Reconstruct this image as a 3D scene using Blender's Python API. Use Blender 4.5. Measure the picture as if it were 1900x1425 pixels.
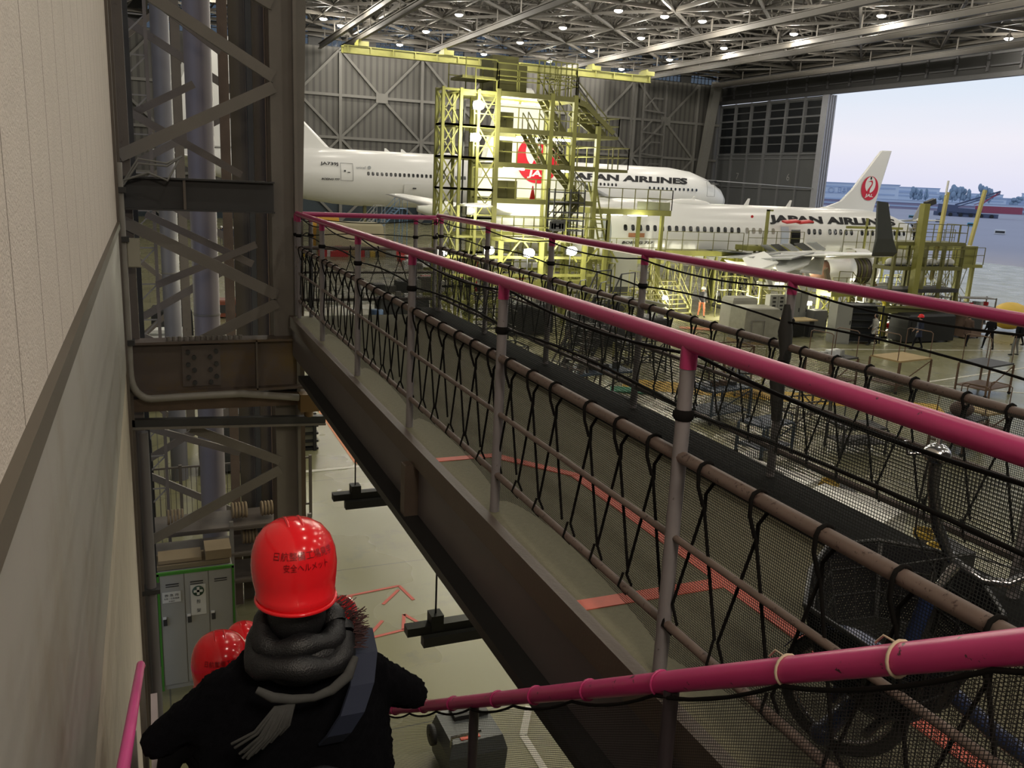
import bpy, bmesh, math, random
from mathutils import Vector as V, Matrix, Euler, noise as mnoise
from math import sin, cos, pi, radians as rad, atan2, sqrt, hypot
random.seed(7)
scn = bpy.context.scene
COL = scn.collection
for o in list(bpy.data.objects): bpy.data.objects.remove(o)

# ---------------------------------------------------------------- camera
CAM = V((0, 0, 7.3))
yaw, pit, rol = rad(23.15), rad(13.27), rad(2.66)
fw = V((sin(yaw)*cos(pit), cos(yaw)*cos(pit), -sin(pit)))
r0 = V((cos(yaw), -sin(yaw), 0)); u0 = r0.cross(fw)
rr = r0*cos(rol)+u0*sin(rol); uu = u0*cos(rol)-r0*sin(rol)
cd = bpy.data.cameras.new('camera'); cam = bpy.data.objects.new('camera', cd); COL.objects.link(cam)
M = Matrix((rr, uu, -fw)).transposed().to_4x4(); M.translation = CAM
cam.matrix_world = M
cd.sensor_width = 36; cd.lens = 36*1600/1900; cd.clip_start = .05; cd.clip_end = 6000
scn.camera = cam
scn.view_settings.view_transform = 'Standard'; scn.view_settings.look = 'None'
scn.view_settings.exposure = 0.42; scn.view_settings.gamma = 1

# ---------------------------------------------------------------- sky
wd = bpy.data.worlds.new('dusk_sky'); scn.world = wd; wd.use_nodes = True
nt = wd.node_tree; nt.nodes.clear()
out = nt.nodes.new('ShaderNodeOutputWorld'); bg = nt.nodes.new('ShaderNodeBackground')
tc = nt.nodes.new('ShaderNodeTexCoord'); sx = nt.nodes.new('ShaderNodeSeparateXYZ'); rp = nt.nodes.new('ShaderNodeValToRGB')
no = nt.nodes.new('ShaderNodeTexNoise'); no.inputs['Scale'].default_value = 3; no.inputs['Detail'].default_value = 3
mp = nt.nodes.new('ShaderNodeMapping'); mp.inputs['Scale'].default_value = (1, 1, 7)
ma = nt.nodes.new('ShaderNodeMath'); ma.operation = 'MULTIPLY_ADD'; ma.inputs[1].default_value = .035; ma.inputs[2].default_value = -.0175
mb_ = nt.nodes.new('ShaderNodeMath'); mb_.operation = 'ADD'
nt.links.new(tc.outputs['Generated'], sx.inputs[0]); nt.links.new(tc.outputs['Generated'], mp.inputs[0]); nt.links.new(mp.outputs[0], no.inputs['Vector'])
nt.links.new(no.outputs[0], ma.inputs[0]); nt.links.new(sx.outputs[2], mb_.inputs[0]); nt.links.new(ma.outputs[0], mb_.inputs[1]); nt.links.new(mb_.outputs[0], rp.inputs[0])
cr = rp.color_ramp; cr.elements[0].position = 0; cr.elements[0].color = (.80, .80, .98, 1); cr.elements[1].position = .06; cr.elements[1].color = (.94, .92, 1, 1)
e = cr.elements.new(.11); e.color = (.80, .88, 1, 1)
e = cr.elements.new(.18); e.color = (.62, .78, 1, 1)
e = cr.elements.new(.5); e.color = (.42, .50, .68, 1)
bg.inputs[1].default_value = 0.70
nt.links.new(rp.outputs[0], bg.inputs[0]); nt.links.new(bg.outputs[0], out.inputs[0])

# ---------------------------------------------------------------- hangar lamps (lights; their fixtures are built further down)
LX = [21.3, 28.3, 34.8, 41, 48, 53.6, 59, 65, 71.8, 79, 91.7]
LAMPS = [(21.3,114.1),(28.3,114.1),(24.2,117.7),(28.6,128.4),(34.9,128.5),(34.7,114.9),(34.4,101),(40.8,115.2),(48.1,115.2),(48.1,129.1),(47.8,101.2),(41,88.8),(48,87.9),(59,115.2),(59,101.6),(53.7,87.7),(65.1,115.8),(72,129.5),(72,115.3),(59,129.1),(65.3,129.8),(58.5,87.5),(64.6,101.7),(64.8,88),(71.6,101.5),(64.5,74),(71.2,73.9),(71.5,87.7),(91.7,75.3),(8,114),(8,95)]
LAMP_OUT = [(x, y) for y in (60, 46, 32, 18, 4, -10) for x in (8, 22, 36, 50, 64, 78)] + [(8, 74), (22, 74), (36, 74), (50, 74), (22, 88), (22, 101), (84, 101), (84, 88)]
LZ = 25.6
def light(kind, name, loc, energy, color=(1, 1, 1), size=.3, rot=None, **k):
    d = bpy.data.lights.new(name, kind); d.energy = energy; d.color = color
    if kind == 'AREA': d.size = size
    else: d.shadow_soft_size = size
    for a, b in k.items(): setattr(d, a, b)
    o = bpy.data.objects.new(name, d); o.location = loc; COL.objects.link(o)
    if rot: o.rotation_euler = rot
    return o
HL = 950
for i, (x, y) in enumerate(LAMPS+LAMP_OUT):
    light('POINT', 'hangar_lamp_light', (x, y, LZ-.45), HL, (1, .93, .80), .3)

# ---------------------------------------------------------------- materials
MT = {}
def mat(name, col, rough=.6, metal=0, var=.12, scale=3, bump=0, emit=None, es=1, alpha=None, chips=None, spec=None, rust=None):
    if name in MT: return MT[name]
    m = bpy.data.materials.new(name); m.use_nodes = True; MT[name] = m
    t = m.node_tree; b = t.nodes['Principled BSDF']; N = t.nodes.new; L = t.links.new
    b.inputs['Roughness'].default_value = rough; b.inputs['Metallic'].default_value = metal
    if spec is not None: b.inputs['Specular IOR Level'].default_value = spec
    c4 = (*col, 1)
    if emit:
        b.inputs['Base Color'].default_value = c4; b.inputs['Emission Color'].default_value = (*emit, 1); b.inputs['Emission Strength'].default_value = es; return m
    co = N('ShaderNodeTexCoord'); n = N('ShaderNodeTexNoise'); n.inputs['Scale'].default_value = scale; n.inputs['Detail'].default_value = 5
    L(co.outputs['Object'], n.inputs['Vector'])
    mx = N('ShaderNodeMix'); mx.data_type = 'RGBA'
    mx.inputs[6].default_value = tuple(c*(1-var) for c in col)+(1,); mx.inputs[7].default_value = tuple(min(1, c*(1+var)) for c in col)+(1,)
    L(n.outputs[0], mx.inputs[0]); last = mx.outputs[2]
    def over(last, sc, lo, hi, c):
        n2 = N('ShaderNodeTexNoise'); n2.inputs['Scale'].default_value = sc; n2.inputs['Detail'].default_value = 6; n2.inputs['Roughness'].default_value = .7
        L(co.outputs['Object'], n2.inputs['Vector'])
        mr = N('ShaderNodeMapRange'); mr.inputs[1].default_value = lo; mr.inputs[2].default_value = hi; L(n2.outputs[0], mr.inputs[0])
        m2 = N('ShaderNodeMix'); m2.data_type = 'RGBA'; L(mr.outputs[0], m2.inputs[0]); L(last, m2.inputs[6]); m2.inputs[7].default_value = (*c, 1)
        return m2.outputs[2]
    if chips: last = over(last, chips[0], chips[1], chips[1]+.02, chips[2])
    if rust: last = over(last, rust[0], rust[1], rust[1]+.18, rust[2])
    L(last, b.inputs['Base Color'])
    if bump:
        bp = N('ShaderNodeBump'); bp.inputs['Strength'].default_value = bump; bp.inputs['Distance'].default_value = .01
        n3 = N('ShaderNodeTexNoise'); n3.inputs['Scale'].default_value = scale*12; L(co.outputs['Object'], n3.inputs['Vector'])
        L(n3.outputs[0], bp.inputs['Height']); L(bp.outputs[0], b.inputs['Normal'])
    return m
def stripes(m, axis, period, width, dark, soft=.0, off=0):
    """darken thin joints every `period` metres along an object axis"""
    t = m.node_tree; N = t.nodes.new; L = t.links.new; b = t.nodes['Principled BSDF']
    src = b.inputs['Base Color'].links[0].from_socket
    co = N('ShaderNodeTexCoord'); sp = N('ShaderNodeSeparateXYZ'); L(co.outputs['Object'], sp.inputs[0])
    md = N('ShaderNodeMath'); md.operation = 'PINGPONG'; md.inputs[1].default_value = period/2; ad = N('ShaderNodeMath'); ad.operation = 'SUBTRACT'; ad.inputs[1].default_value = off; L(sp.outputs[axis], ad.inputs[0]); L(ad.outputs[0], md.inputs[0])
    lt = N('ShaderNodeMapRange'); lt.inputs[1].default_value = width; lt.inputs[2].default_value = width*(1+soft)+1e-4; lt.inputs[3].default_value = 1; lt.inputs[4].default_value = 0; L(md.outputs[0], lt.inputs[0])
    mx = N('ShaderNodeMix'); mx.data_type = 'RGBA'; L(lt.outputs[0], mx.inputs[0]); L(src, mx.inputs[6]); mx.inputs[7].default_value = (*dark, 1)
    L(mx.outputs[2], b.inputs['Base Color']); return m
STEEL = mat('painted_steel', (.115, .095, .078), .55, 0, .2, 4, .1, rust=(9, .62, (.05, .03, .02)))
STEEL_L = mat('pale_steel', (.17, .155, .135), .55, 0, .18, 3, .1, rust=(14, .66, (.07, .05, .04)))
STEEL_D = mat('dark_steel', (.035, .035, .035), .55, 0, .2, 4)
RUSTY = mat('rusty_steel', (.11, .075, .05), .7, 0, .35, 5, .2)
BLACK = mat('black_paint', (.012, .012, .012), .5)
RUBBER = mat('black_rubber', (.02, .02, .018), .75, bump=.2)
PINK = mat('magenta_paint', (.36, .028, .12), .36, 0, .1, 5, chips=(38, .655, (.06, .025, .035)))
POST = mat('grey_post', (.20, .185, .19), .5, 0, .15, 8, chips=(40, .66, (.06, .045, .04)))
PIPE = mat('worn_pipe', (.13, .095, .08), .55, 0, .3, 9, chips=(40, .60, (.05, .03, .025)))
ROPE = mat('black_rope', (.006, .0055, .005), .9, spec=.15)
WHITE = mat('white_paint', (.72, .72, .70), .4, 0, .03)
PLANEW = mat('aircraft_white', (.80, .80, .78), .28, 0, .02, .6)
PLANEG = mat('aircraft_grey', (.33, .34, .35), .35, 0, .06, 1)
YEL = mat('yellow_steel', (.235, .232, .06), .5, 0, .2, 2)
YELD = mat('olive_steel', (.15, .145, .045), .55, 0, .2, 2)
RED = mat('red_paint', (.55, .02, .025), .4)
LOGOR = mat('logo_red', (.60, .008, .03), .35)
DARKW = mat('dark_glass', (.012, .013, .016), .15)
CONC = None

# ---------------------------------------------------------------- mesh builder
WLOC = {}
class MB:
    def __init__(s): s.v = []; s.f = []; s.sm = []; s.mi = []
    def add(s, vs, fs, smooth=False, mi=0):
        o = len(s.v); s.v += [tuple(v) for v in vs]; s.f += [tuple(i+o for i in f) for f in fs]; s.sm += [smooth]*len(fs); s.mi += [mi]*len(fs); return s
    def box(s, x0, x1, y0, y1, z0, z1, mi=0):
        if x0 > x1: x0, x1 = x1, x0
        if y0 > y1: y0, y1 = y1, y0
        if z0 > z1: z0, z1 = z1, z0
        return s.add([(x0,y0,z0),(x1,y0,z0),(x1,y1,z0),(x0,y1,z0),(x0,y0,z1),(x1,y0,z1),(x1,y1,z1),(x0,y1,z1)],
              [(0,3,2,1),(4,5,6,7),(0,1,5,4),(1,2,6,5),(2,3,7,6),(3,0,4,7)], mi=mi)
    def cb(s, c, d): return s.box(c[0]-d[0]/2, c[0]+d[0]/2, c[1]-d[1]/2, c[1]+d[1]/2, c[2]-d[2]/2, c[2]+d[2]/2)
    def frame(s, p, q, up=(0,0,1)):
        p, q = V(p), V(q); d = (q-p).normalized(); u = V(up)
        if abs(d.dot(u)) > .98: u = V((0, 1, 0)) if abs(d.y) < .9 else V((1, 0, 0))
        a = d.cross(u).normalized(); b = a.cross(d).normalized(); return p, q, a, b
    def bar(s, p, q, w, h=None, up=(0,0,1), mi=0):
        h = h or w; p, q, a, b = s.frame(p, q, up); a = a*w/2; b = b*h/2
        return s.add([p-a-b,p+a-b,p+a+b,p-a+b,q-a-b,q+a-b,q+a+b,q-a+b],[(0,1,2,3),(7,6,5,4),(0,4,5,1),(1,5,6,2),(2,6,7,3),(3,7,4,0)], mi=mi)
    def tube(s, pts, r, n=8, caps=True, mi=0):
        pts = [V(p) for p in pts]; R = r if isinstance(r, (list, tuple)) else [r]*len(pts)
        vs = []; fs = []; pa = None
        for i, p in enumerate(pts):
            d = ((pts[min(i+1, len(pts)-1)]-p).normalized()+(p-pts[max(i-1, 0)]).normalized()); d = d.normalized() if d.length > 1e-6 else V((0,0,1))
            if pa is None:
                u = V((0,0,1)) if abs(d.z) < .95 else V((1,0,0)); pa = d.cross(u).normalized()
            pa = (pa-d*pa.dot(d)).normalized(); b = d.cross(pa)
            vs += [p+(pa*cos(2*pi*k/n)+b*sin(2*pi*k/n))*R[i] for k in range(n)]
        for i in range(len(pts)-1):
            fs += [(i*n+k, i*n+(k+1)%n, (i+1)*n+(k+1)%n, (i+1)*n+k) for k in range(n)]
        s.add(vs, fs, True, mi)
        if caps: s.add(vs[:n], [tuple(range(n))[::-1]], mi=mi); s.add(vs[-n:], [tuple(range(n))], mi=mi)
        return s
    def cyl(s, p, q, r, n=12, r2=None, mi=0): return s.tube([p, q], [r, r if r2 is None else r2], n, mi=mi)
    def lathe(s, c, axis, prof, n=24, mi=0, arc=None):
        """prof = [(distance along axis, radius)]"""
        ax = V(axis).normalized(); u = V((0,0,1)) if abs(ax.z) < .9 else V((1,0,0)); a = ax.cross(u).normalized(); b = a.cross(ax); c = V(c)
        vs = [c+ax*t+(a*cos(2*pi*k/n)+b*sin(2*pi*k/n))*r for t, r in prof for k in range(n)]
        fs = [(i*n+k, (i+1)*n+k, (i+1)*n+(k+1)%n, i*n+(k+1)%n) for i in range(len(prof)-1) for k in range(n)]
        return s.add(vs, fs, True, mi)
    def loft(s, rings, caps=True, smooth=True, mi=0):
        n = len(rings[0]); vs = [p for r in rings for p in r]
        fs = [(i*n+k, i*n+(k+1)%n, (i+1)*n+(k+1)%n, (i+1)*n+k) for i in range(len(rings)-1) for k in range(n)]
        s.add(vs, fs, smooth, mi)
        if caps: s.add(rings[0], [tuple(range(n))[::-1]], mi=mi); s.add(rings[-1], [tuple(range(n))], mi=mi)
        return s
    def ell(s, c, r, n=16, m=10, mi=0, rot=None):
        vs = []; 
        for i in range(m+1):
            t = pi*i/m
            for k in range(n):
                v = V((r[0]*sin(t)*cos(2*pi*k/n), r[1]*sin(t)*sin(2*pi*k/n), r[2]*cos(t)))
                if rot: v = rot @ v
                vs.append(v+V(c))
        fs = [(i*n+k, (i+1)*n+k, (i+1)*n+(k+1)%n, i*n+(k+1)%n) for i in range(m) for k in range(n)]
        return s.add(vs, fs, True, mi)
    def poly(s, pts, off):
        """flat outline given depth by the vector off"""
        n = len(pts); off = V(off); a = [V(p) for p in pts]; b = [p+off for p in a]
        return s.add(a+b, [tuple(range(n))[::-1], tuple(range(n, 2*n))]+[(k, (k+1)%n, n+(k+1)%n, n+k) for k in range(n)])
    def build(s, name, m, parent=None, **tags):
        me = bpy.data.meshes.new(name); o = bpy.data.objects.new(name, me); COL.objects.link(o)
        off = V((0,0,0))
        if parent is not None:
            o.parent = parent; off = WLOC.get(parent.name, V((0,0,0)))
        WLOC[o.name] = off.copy()
        vs = s.v if off.length == 0 else [(v[0]-off.x, v[1]-off.y, v[2]-off.z) for v in s.v]
        me.from_pydata(vs, [], s.f); me.update()
        me.polygons.foreach_set('use_smooth', s.sm)
        for x in (m if isinstance(m, (list, tuple)) else [m]): me.materials.append(x)
        if any(s.mi): me.polygons.foreach_set('material_index', s.mi)
        for k, v in tags.items(): o[k] = v
        return o
def thing(name, loc, label, cat, group=None, rz=0):
    o = bpy.data.objects.new(name, None); COL.objects.link(o); o.location = loc; o.rotation_euler = (0, 0, rz); o.empty_display_size = .2
    WLOC[o.name] = V(loc); o['label'] = label; o['category'] = cat
    if group: o['group'] = group
    return o
def tag(o, label, cat, group=None):
    o['label'] = label; o['category'] = cat
    if group: o['group'] = group
    return o
def struct(o): o['kind'] = 'structure'; return o
def dup(root, loc, rz=None, label=None, group=None):
    r = root.copy(); COL.objects.link(r); r.location = loc
    if rz is not None: r.rotation_euler = (0, 0, rz)
    if label: r['label'] = label
    if group: r['group'] = group
    WLOC[r.name] = V(loc)
    for ch in list(root.children):
        c = ch.copy(); COL.objects.link(c); c.parent = r
        for g in list(ch.children):
            d = g.copy(); COL.objects.link(d); d.parent = c
    return r
def textmesh(body, size=1, extrude=.005, bold=0, shear=0):
    c = bpy.data.curves.new('txt', 'FONT'); c.body = body; c.size = size; c.extrude = extrude; c.align_x = 'CENTER'; c.align_y = 'CENTER'; c.offset = bold; c.shear = shear; c.resolution_u = 3
    o = bpy.data.objects.new('txt', c); COL.objects.link(o)
    bpy.context.view_layer.update()
    me = bpy.data.meshes.new_from_object(o.evaluated_get(bpy.context.evaluated_depsgraph_get()))
    vs = [v.co.copy() for v in me.vertices]; fs = [tuple(p.vertices) for p in me.polygons]
    bpy.data.objects.remove(o); bpy.data.curves.remove(c); bpy.data.meshes.remove(me)
    return vs, fs
def text_on(name, body, size, fn, m, parent=None, width=None, height=None, **k):
    """fn maps text plane (u, v, w) to the world"""
    vs, fs = textmesh(body, size, **k)
    xs = [v.x for v in vs]; ys = [v.y for v in vs]
    sx_ = width/(max(xs)-min(xs)) if width else 1; sy_ = height/(max(ys)-min(ys)) if height else 1
    cx = (max(xs)+min(xs))/2; cy = (max(ys)+min(ys))/2
    b = MB(); b.add([fn((v.x-cx)*sx_, (v.y-cy)*sy_, v.z) for v in vs], fs)
    return b.build(name, m, parent)
def blob(parts_fn, voxel, name, m, parent, smooth=2, disp=None, off=None):
    """several overlapping closed volumes fused by a voxel remesh into one continuous surface"""
    b = MB(); parts_fn(b)
    me = bpy.data.meshes.new('tmp'); me.from_pydata(b.v, [], b.f); me.update()
    o = bpy.data.objects.new('tmp', me); COL.objects.link(o)
    md = o.modifiers.new('r', 'REMESH'); md.mode = 'VOXEL'; md.voxel_size = voxel
    sm = o.modifiers.new('s', 'SMOOTH'); sm.iterations = smooth*3; sm.factor = .5
    bpy.context.view_layer.update()
    me2 = bpy.data.meshes.new_from_object(o.evaluated_get(bpy.context.evaluated_depsgraph_get()))
    bpy.data.objects.remove(o); bpy.data.meshes.remove(me)
    r = MB(); vs = [v.co.copy() for v in me2.vertices]; nr = [v.normal.copy() for v in me2.vertices]
    if disp: vs = [v+n*disp(v) for v, n in zip(vs, nr)]
    r.add(vs, [tuple(p.vertices) for p in me2.polygons], True); bpy.data.meshes.remove(me2)
    return r if name is None else r.build(name, m, parent)
def capsule(b, p, q, r1, r2=None, n=10):
    r2 = r2 or r1; p, q = V(p), V(q); d = (q-p).normalized()
    b.tube([p-d*r1*.9, p-d*r1*.6, p, q, q+d*r2*.6, q+d*r2*.9], [r1*.4, r1*.8, r1, r2, r2*.8, r2*.4], n)
def hbeam(b, p, q, w, h, t=.02, up=(0,0,1)):
    """I-section: flanges w wide, h apart"""
    P, Q, a, c = b.frame(p, q, up)
    for s in (-1, 1): b.bar(P+c*s*(h/2-t/2), Q+c*s*(h/2-t/2), w, t, up)
    b.bar(P, Q, t, h-2*t, up)
# ================================================================ SHELL
floor_m = mat('hangar_floor', (.235, .225, .125), .5, 0, .16, .35, chips=None, rust=(.8, .55, (.17, .165, .12)))
def floor_setup():
    t = floor_m.node_tree; b = t.nodes['Principled BSDF']; N = t.nodes.new; L = t.links.new
    r = N('ShaderNodeMapRange'); n = N('ShaderNodeTexNoise'); n.inputs['Scale'].default_value = .5
    co = N('ShaderNodeTexCoord'); L(co.outputs['Object'], n.inputs['Vector']); L(n.outputs[0], r.inputs[0]); r.inputs[3].default_value = .14; r.inputs[4].default_value = .42
    L(r.outputs[0], b.inputs['Roughness'])
    stripes(floor_m, 0, 5, .012, (.12, .12, .09)); stripes(floor_m, 1, 5, .012, (.12, .12, .09))
floor_setup()
X0, X1, Y0, Y1 = -8, 96, -30, 135
struct(MB().box(X0, X1, Y0, Y1, -.3, 0).build('floor', floor_m))
wallm = mat('corrugated_wall', (.125, .12, .108), .6, 0, .08, .3)
wallm = stripes(wallm, 0, .95, .12, (.075, .072, .066), 1.2)
doorm = mat('door_panel', (.10, .105, .11), .6, 0, .1, .5)
dark_m = mat('dark_cladding', (.045, .045, .045), .7, 0, .15, .5)
def back_wall():
    b = MB(); w = MB()
    b.box(X0, X1, Y1, Y1+.4, 3.2, 25.2)
    b.box(X0, X1, Y1, Y1+.4, 29.3, 32)
    struct(b.build('wall_back', wallm))
    lo = MB(); lo.box(X0, X1, Y1, Y1+.4, 0, 3.2)
    struct(lo.build('baseboard_back', mat('dark_blue_dado', (.03, .045, .06), .4)))
    # clerestory
    k = 0; x = X0+1
    while x < X1-3:
        fr = MB()
        for i in range(9): fr.box(x+i*.75-.03, x+i*.75+.03, Y1+.05, Y1+.2, 25.2, 29.3)
        for z in (25.25, 26.2, 27.2, 28.2, 29.25): fr.box(x, x+6, Y1+.05, Y1+.2, z-.05, z+.05)
        o = struct(fr.build('window_%d' % (k+1), BLACK))
        p = MB(); p.box(x, x+6, Y1+.22, Y1+.24, 25.2, 29.3); g = p.build('pane', CLEAR, o)
        pil = MB(); pil.box(x+6, x+8, Y1-.1, Y1+.4, 25.2, 29.3); struct(pil.build('trim_%d' % (k+1), dark_m))
        x += 8; k += 1
def glass(name, tint):
    m = bpy.data.materials.new(name); m.use_nodes = True; t = m.node_tree; t.nodes.clear()
    o = t.nodes.new('ShaderNodeOutputMaterial'); a = t.nodes.new('ShaderNodeBsdfTransparent'); g = t.nodes.new('ShaderNodeBsdfGlossy'); mx = t.nodes.new('ShaderNodeMixShader')
    n = t.nodes.new('ShaderNodeTexNoise'); n.inputs['Scale'].default_value = 2
    a.inputs[0].default_value = (*tint, 1); g.inputs['Roughness'].default_value = .1; mx.inputs[0].default_value = .08
    t.links.new(a.outputs[0], mx.inputs[1]); t.links.new(g.outputs[0], mx.inputs[2]); t.links.new(mx.outputs[0], o.inputs[0]); return m
CLEAR = glass('tinted_glass', (.30, .33, .36))
back_wall()
# bracing on the back wall: posts, girts, big X braces with gusset plates
br = mat('brace_grey', (.19, .185, .17), .6, 0, .1, .6)
b = MB(); yb = Y1-.25
cols = [X0+6.3+i*6.5 for i in range(16)]
xs = [21.3+6.3*i for i in range(-4, 12)]
for z in (6.2, 12.4, 18.5): b.box(X0, X1, yb-.25, yb+.2, z-.2, z+.2)
for i, x in enumerate(xs):
    if x < X0+1 or x > X1-1: continue
    if i % 2 == 1: b.box(x-.22, x+.22, yb-.3, yb+.24, 0, 25)
    else:
        b.box(x-.9, x+.9, yb-.34, yb+.1, 17.8, 19.2); b.box(x-.7, x+.7, yb-.34, yb+.1, 5.6, 6.8)
for i in range(0, len(xs)-1):
    xa, xb = xs[i], xs[i+1]
    if xa < X0 or xb > X1: continue
    s = (i % 2 == 0)
    for za, zb in ((18.5, 25), (18.5, 12.4), (6.2, 12.4), (6.2, 0)):
        p, q = ((xa, yb, za), (xb, yb, zb)) if s else ((xb, yb, za), (xa, yb, zb))
        b.bar(p, q, .35, .35)
struct(b.build('trim_30', br))
# left hangar wall, rear, ceiling
struct(MB().box(X0-.3, X0, 11, Y1, 0, 32).build('wall_side', wallm))
struct(MB().box(X0, X1, Y0-.3, Y0, 0, 32).build('wall_front', dark_m))
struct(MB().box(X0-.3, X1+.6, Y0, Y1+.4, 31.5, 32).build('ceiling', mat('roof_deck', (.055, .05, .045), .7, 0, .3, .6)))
# right (door) wall: opening Y 8..106.9, Z 0..22
OP0, OP1, OPZ = 8, 106.9, 21.9
b = MB(); b.box(X1, X1+.5, Y0, OP0, 0, 32); b.box(X1, X1+.5, OP0, Y1, OPZ+.6, 32)
struct(b.build('wall_right', dark_m))
b = MB()
for z in (OPZ+1.6, OPZ+3.0):
    y = 12
    while y < Y1: b.box(X1-.25, X1, y, y+4.1, z-.1, z+.1); b.box(X1-.25, X1, y-.12, y+.12, z-.6, z+.6); y += 4.6
b.box(X1-.6, X1, OP0, Y1, OPZ+.1, OPZ+.7)
struct(b.build('trim_31', mat('lintel_steel', (.08, .08, .085), .6)))
# stacked sliding door leaves beyond the opening
for k in range(2):
    y0 = OP1+1.2+k*13.5; y1 = y0+12.9; x = X1-.5+k*.25
    d = MB(); d.box(x, x+.2, y0, y1, 0, OPZ); o = struct(d.build('door_%d' % (k+1), doorm))
    f = MB()
    for y in (y0, y0+4.3, y0+8.6, y1): f.box(x-.3, x, y-.18, y+.18, 0, OPZ)
    for z in (0.3, 4, 8, 12.7, 13.4, 16.4, 19, 21.6): f.box(x-.22, x, y0, y1, z-.1, z+.1)
    f.build('door_frame', mat('door_frame_grey', (.15, .155, .165), .55), o)
    w = MB()
    for j in range(3):
        for z0, z1 in ((13.7, 14.9), (15.1, 16.2), (16.6, 17.8), (18., 18.9), (19.2, 20.2), (20.4, 21.3)): w.box(x-.06, x-.02, y0+j*4.3+.5, y0+j*4.3+3.8, z0, z1)
    w.build('door_window', mat('black_panes', (.012, .014, .017), .2), o)
    n = text_on('door_number', str(6+k), 1.6, lambda u, v, w_, x=x, y0=y0: V((x-.1-w_, y0+6.4-u, 9.8+v)), mat('number_grey', (.3, .3, .3), .6), o)
b = MB()
for i in range(4): b.box(X1-1.2+i*.45, X1-.95+i*.45, OP1-.1, OP1+1.2, 0, OPZ)
struct(b.build('door_3', mat('door_edge', (.33, .34, .38), .5)))
# leaning corner column
b = MB(); b.bar((90.2, 132.8, 0), (93.0, 132.8, 25.5), 1.5, 1.0, (0, 1, 0)); struct(b.build('trim_32', mat('pale_column', (.20, .195, .18), .6)))

# ================================================================ ROOF STEEL + LAMPS
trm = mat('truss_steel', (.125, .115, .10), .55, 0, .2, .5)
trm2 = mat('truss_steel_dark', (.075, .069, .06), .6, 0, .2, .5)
gx = [1.3+13.4*i for i in range(8)]; gy = [60.2+13.75*i for i in range(6)]
ZB, ZT = 26.4, 30.6
for j, y in enumerate(gy):          # chords along X, one truss per line
    b = MB(); b.bar((X0, y, ZB), (X1, y, ZB), .3, .4)
    b.bar((X0, y, ZT), (X1, y, ZT), .3, .35)
    x = X0; k = 0
    while x < X1-3:
        b.bar((x, y, ZB), (x+3.35, y, ZT), .18) if k % 2 == 0 else b.bar((x, y, ZT), (x+3.35, y, ZB), .18)
        if k % 2 == 0: b.bar((x, y, ZB), (x, y, ZT), .14)
        x += 3.35; k += 1
    struct(b.build('roof_truss', trm))
for i, x in enumerate(gx):          # chords along Y
    b = MB(); b.bar((x, 45, ZB), (x, Y1, ZB), .3, .4); b.bar((x, 45, ZT), (x, Y1, ZT), .3, .35)
    y = gy[0]-13.75; k = 0
    while y < Y1-3:
        b.bar((x, y, ZB), (x, y+3.44, ZT), .18) if k % 2 == 0 else b.bar((x, y, ZT), (x, y+3.44, ZB), .18)
        y += 3.44; k += 1
    struct(b.build('roof_truss', trm))
for j in range(len(gy)):            # diagonal chords and space-frame webs inside each bay
    b = MB()
    for i, x in enumerate(gx[:-1]):
        y = gy[j]; y2 = y+13.75 if j < 5 else Y1
        hx = 6.7; hy = (y2-y)/2
        b.bar((x, y, ZB-.1), (x+hx, y+hy, ZB-.1), .26, .3); b.bar((x+2*hx, y2, ZB-.1), (x+hx, y+hy, ZB-.1), .26, .3)
        b.bar((x+2*hx, y, ZB-.1), (x+hx, y+hy, ZB-.1), .26, .3); b.bar((x, y2, ZB-.1), (x+hx, y+hy, ZB-.1), .26, .3)
        for a, c in ((0, 0), (1, 0), (0, 1), (1, 1)):
            b.bar((x+a*2*hx, y+c*2*hy, ZB), (x+hx, y+hy, ZT), .16)
            b.bar((x+hx, y+hy, ZB), (x+(.5+a)*hx, y+(.5+c)*hy, ZT), .13)
            b.bar((x+a*2*hx, y+hy, ZB+.2), (x+hx, y+c*2*hy, ZB+.2), .12)
        b.bar((x+hx, y, ZT), (x+hx, y2, ZT), .2); b.bar((x, y+hy, ZT), (x+2*hx, y+hy, ZT), .2)
        b.bar((x+hx, y, ZB), (x+hx, y2, ZB), .16); b.bar((x, y+hy, ZB), (x+2*hx, y+hy, ZB), .16)
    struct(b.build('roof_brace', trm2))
# crane runways hung under the chords
for i, (x, y0) in enumerate(((23.9, 60), (27.0, 60), (38.6, 60), (61.2, 50), (72.2, 45), (76.5, 40), (90.8, 35))):
    b = MB(); hbeam(b, (x, y0, 24.6), (x, 131, 24.6), .45, .7, .08); y = y0+5
    while y < 130: b.bar((x, y, 24.9), (x, y, ZB), .12); y += 6.9
    struct(b.build('crane_runway', trm))
# lamps
lamp_white = mat('lamp_glow', (1, 1, 1), emit=(1, .97, .9), es=14)
root = thing('high_bay_lamp', (*LAMPS[0], LZ), 'round white high bay lamp glowing under the roof steel', 'lamp', 'high bay lamps under the hangar roof')
b = MB(); b.lathe(root.location, (0, 0, -1), [(-.45, .12), (-.4, .2), (-.1, .45), (0, .5)], 14); b.build('shade', trm, root)
b = MB(); b.ell(V(root.location)+V((0, 0, -.02)), (.46, .46, .2), 14, 8); b.build('bulb', lamp_white, root)
b = MB(); b.cyl(V(root.location)+V((0, 0, .4)), V(root.location)+V((0, 0, 1.0)), .04, 6); b.build('hanger', STEEL_D, root)
for i, (x, y) in enumerate(LAMPS[1:29]):
    dup(root, (x, y, LZ), 0, 'round white high bay lamp glowing under the hangar roof steel', 'high bay lamps under the hangar roof')
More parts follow.
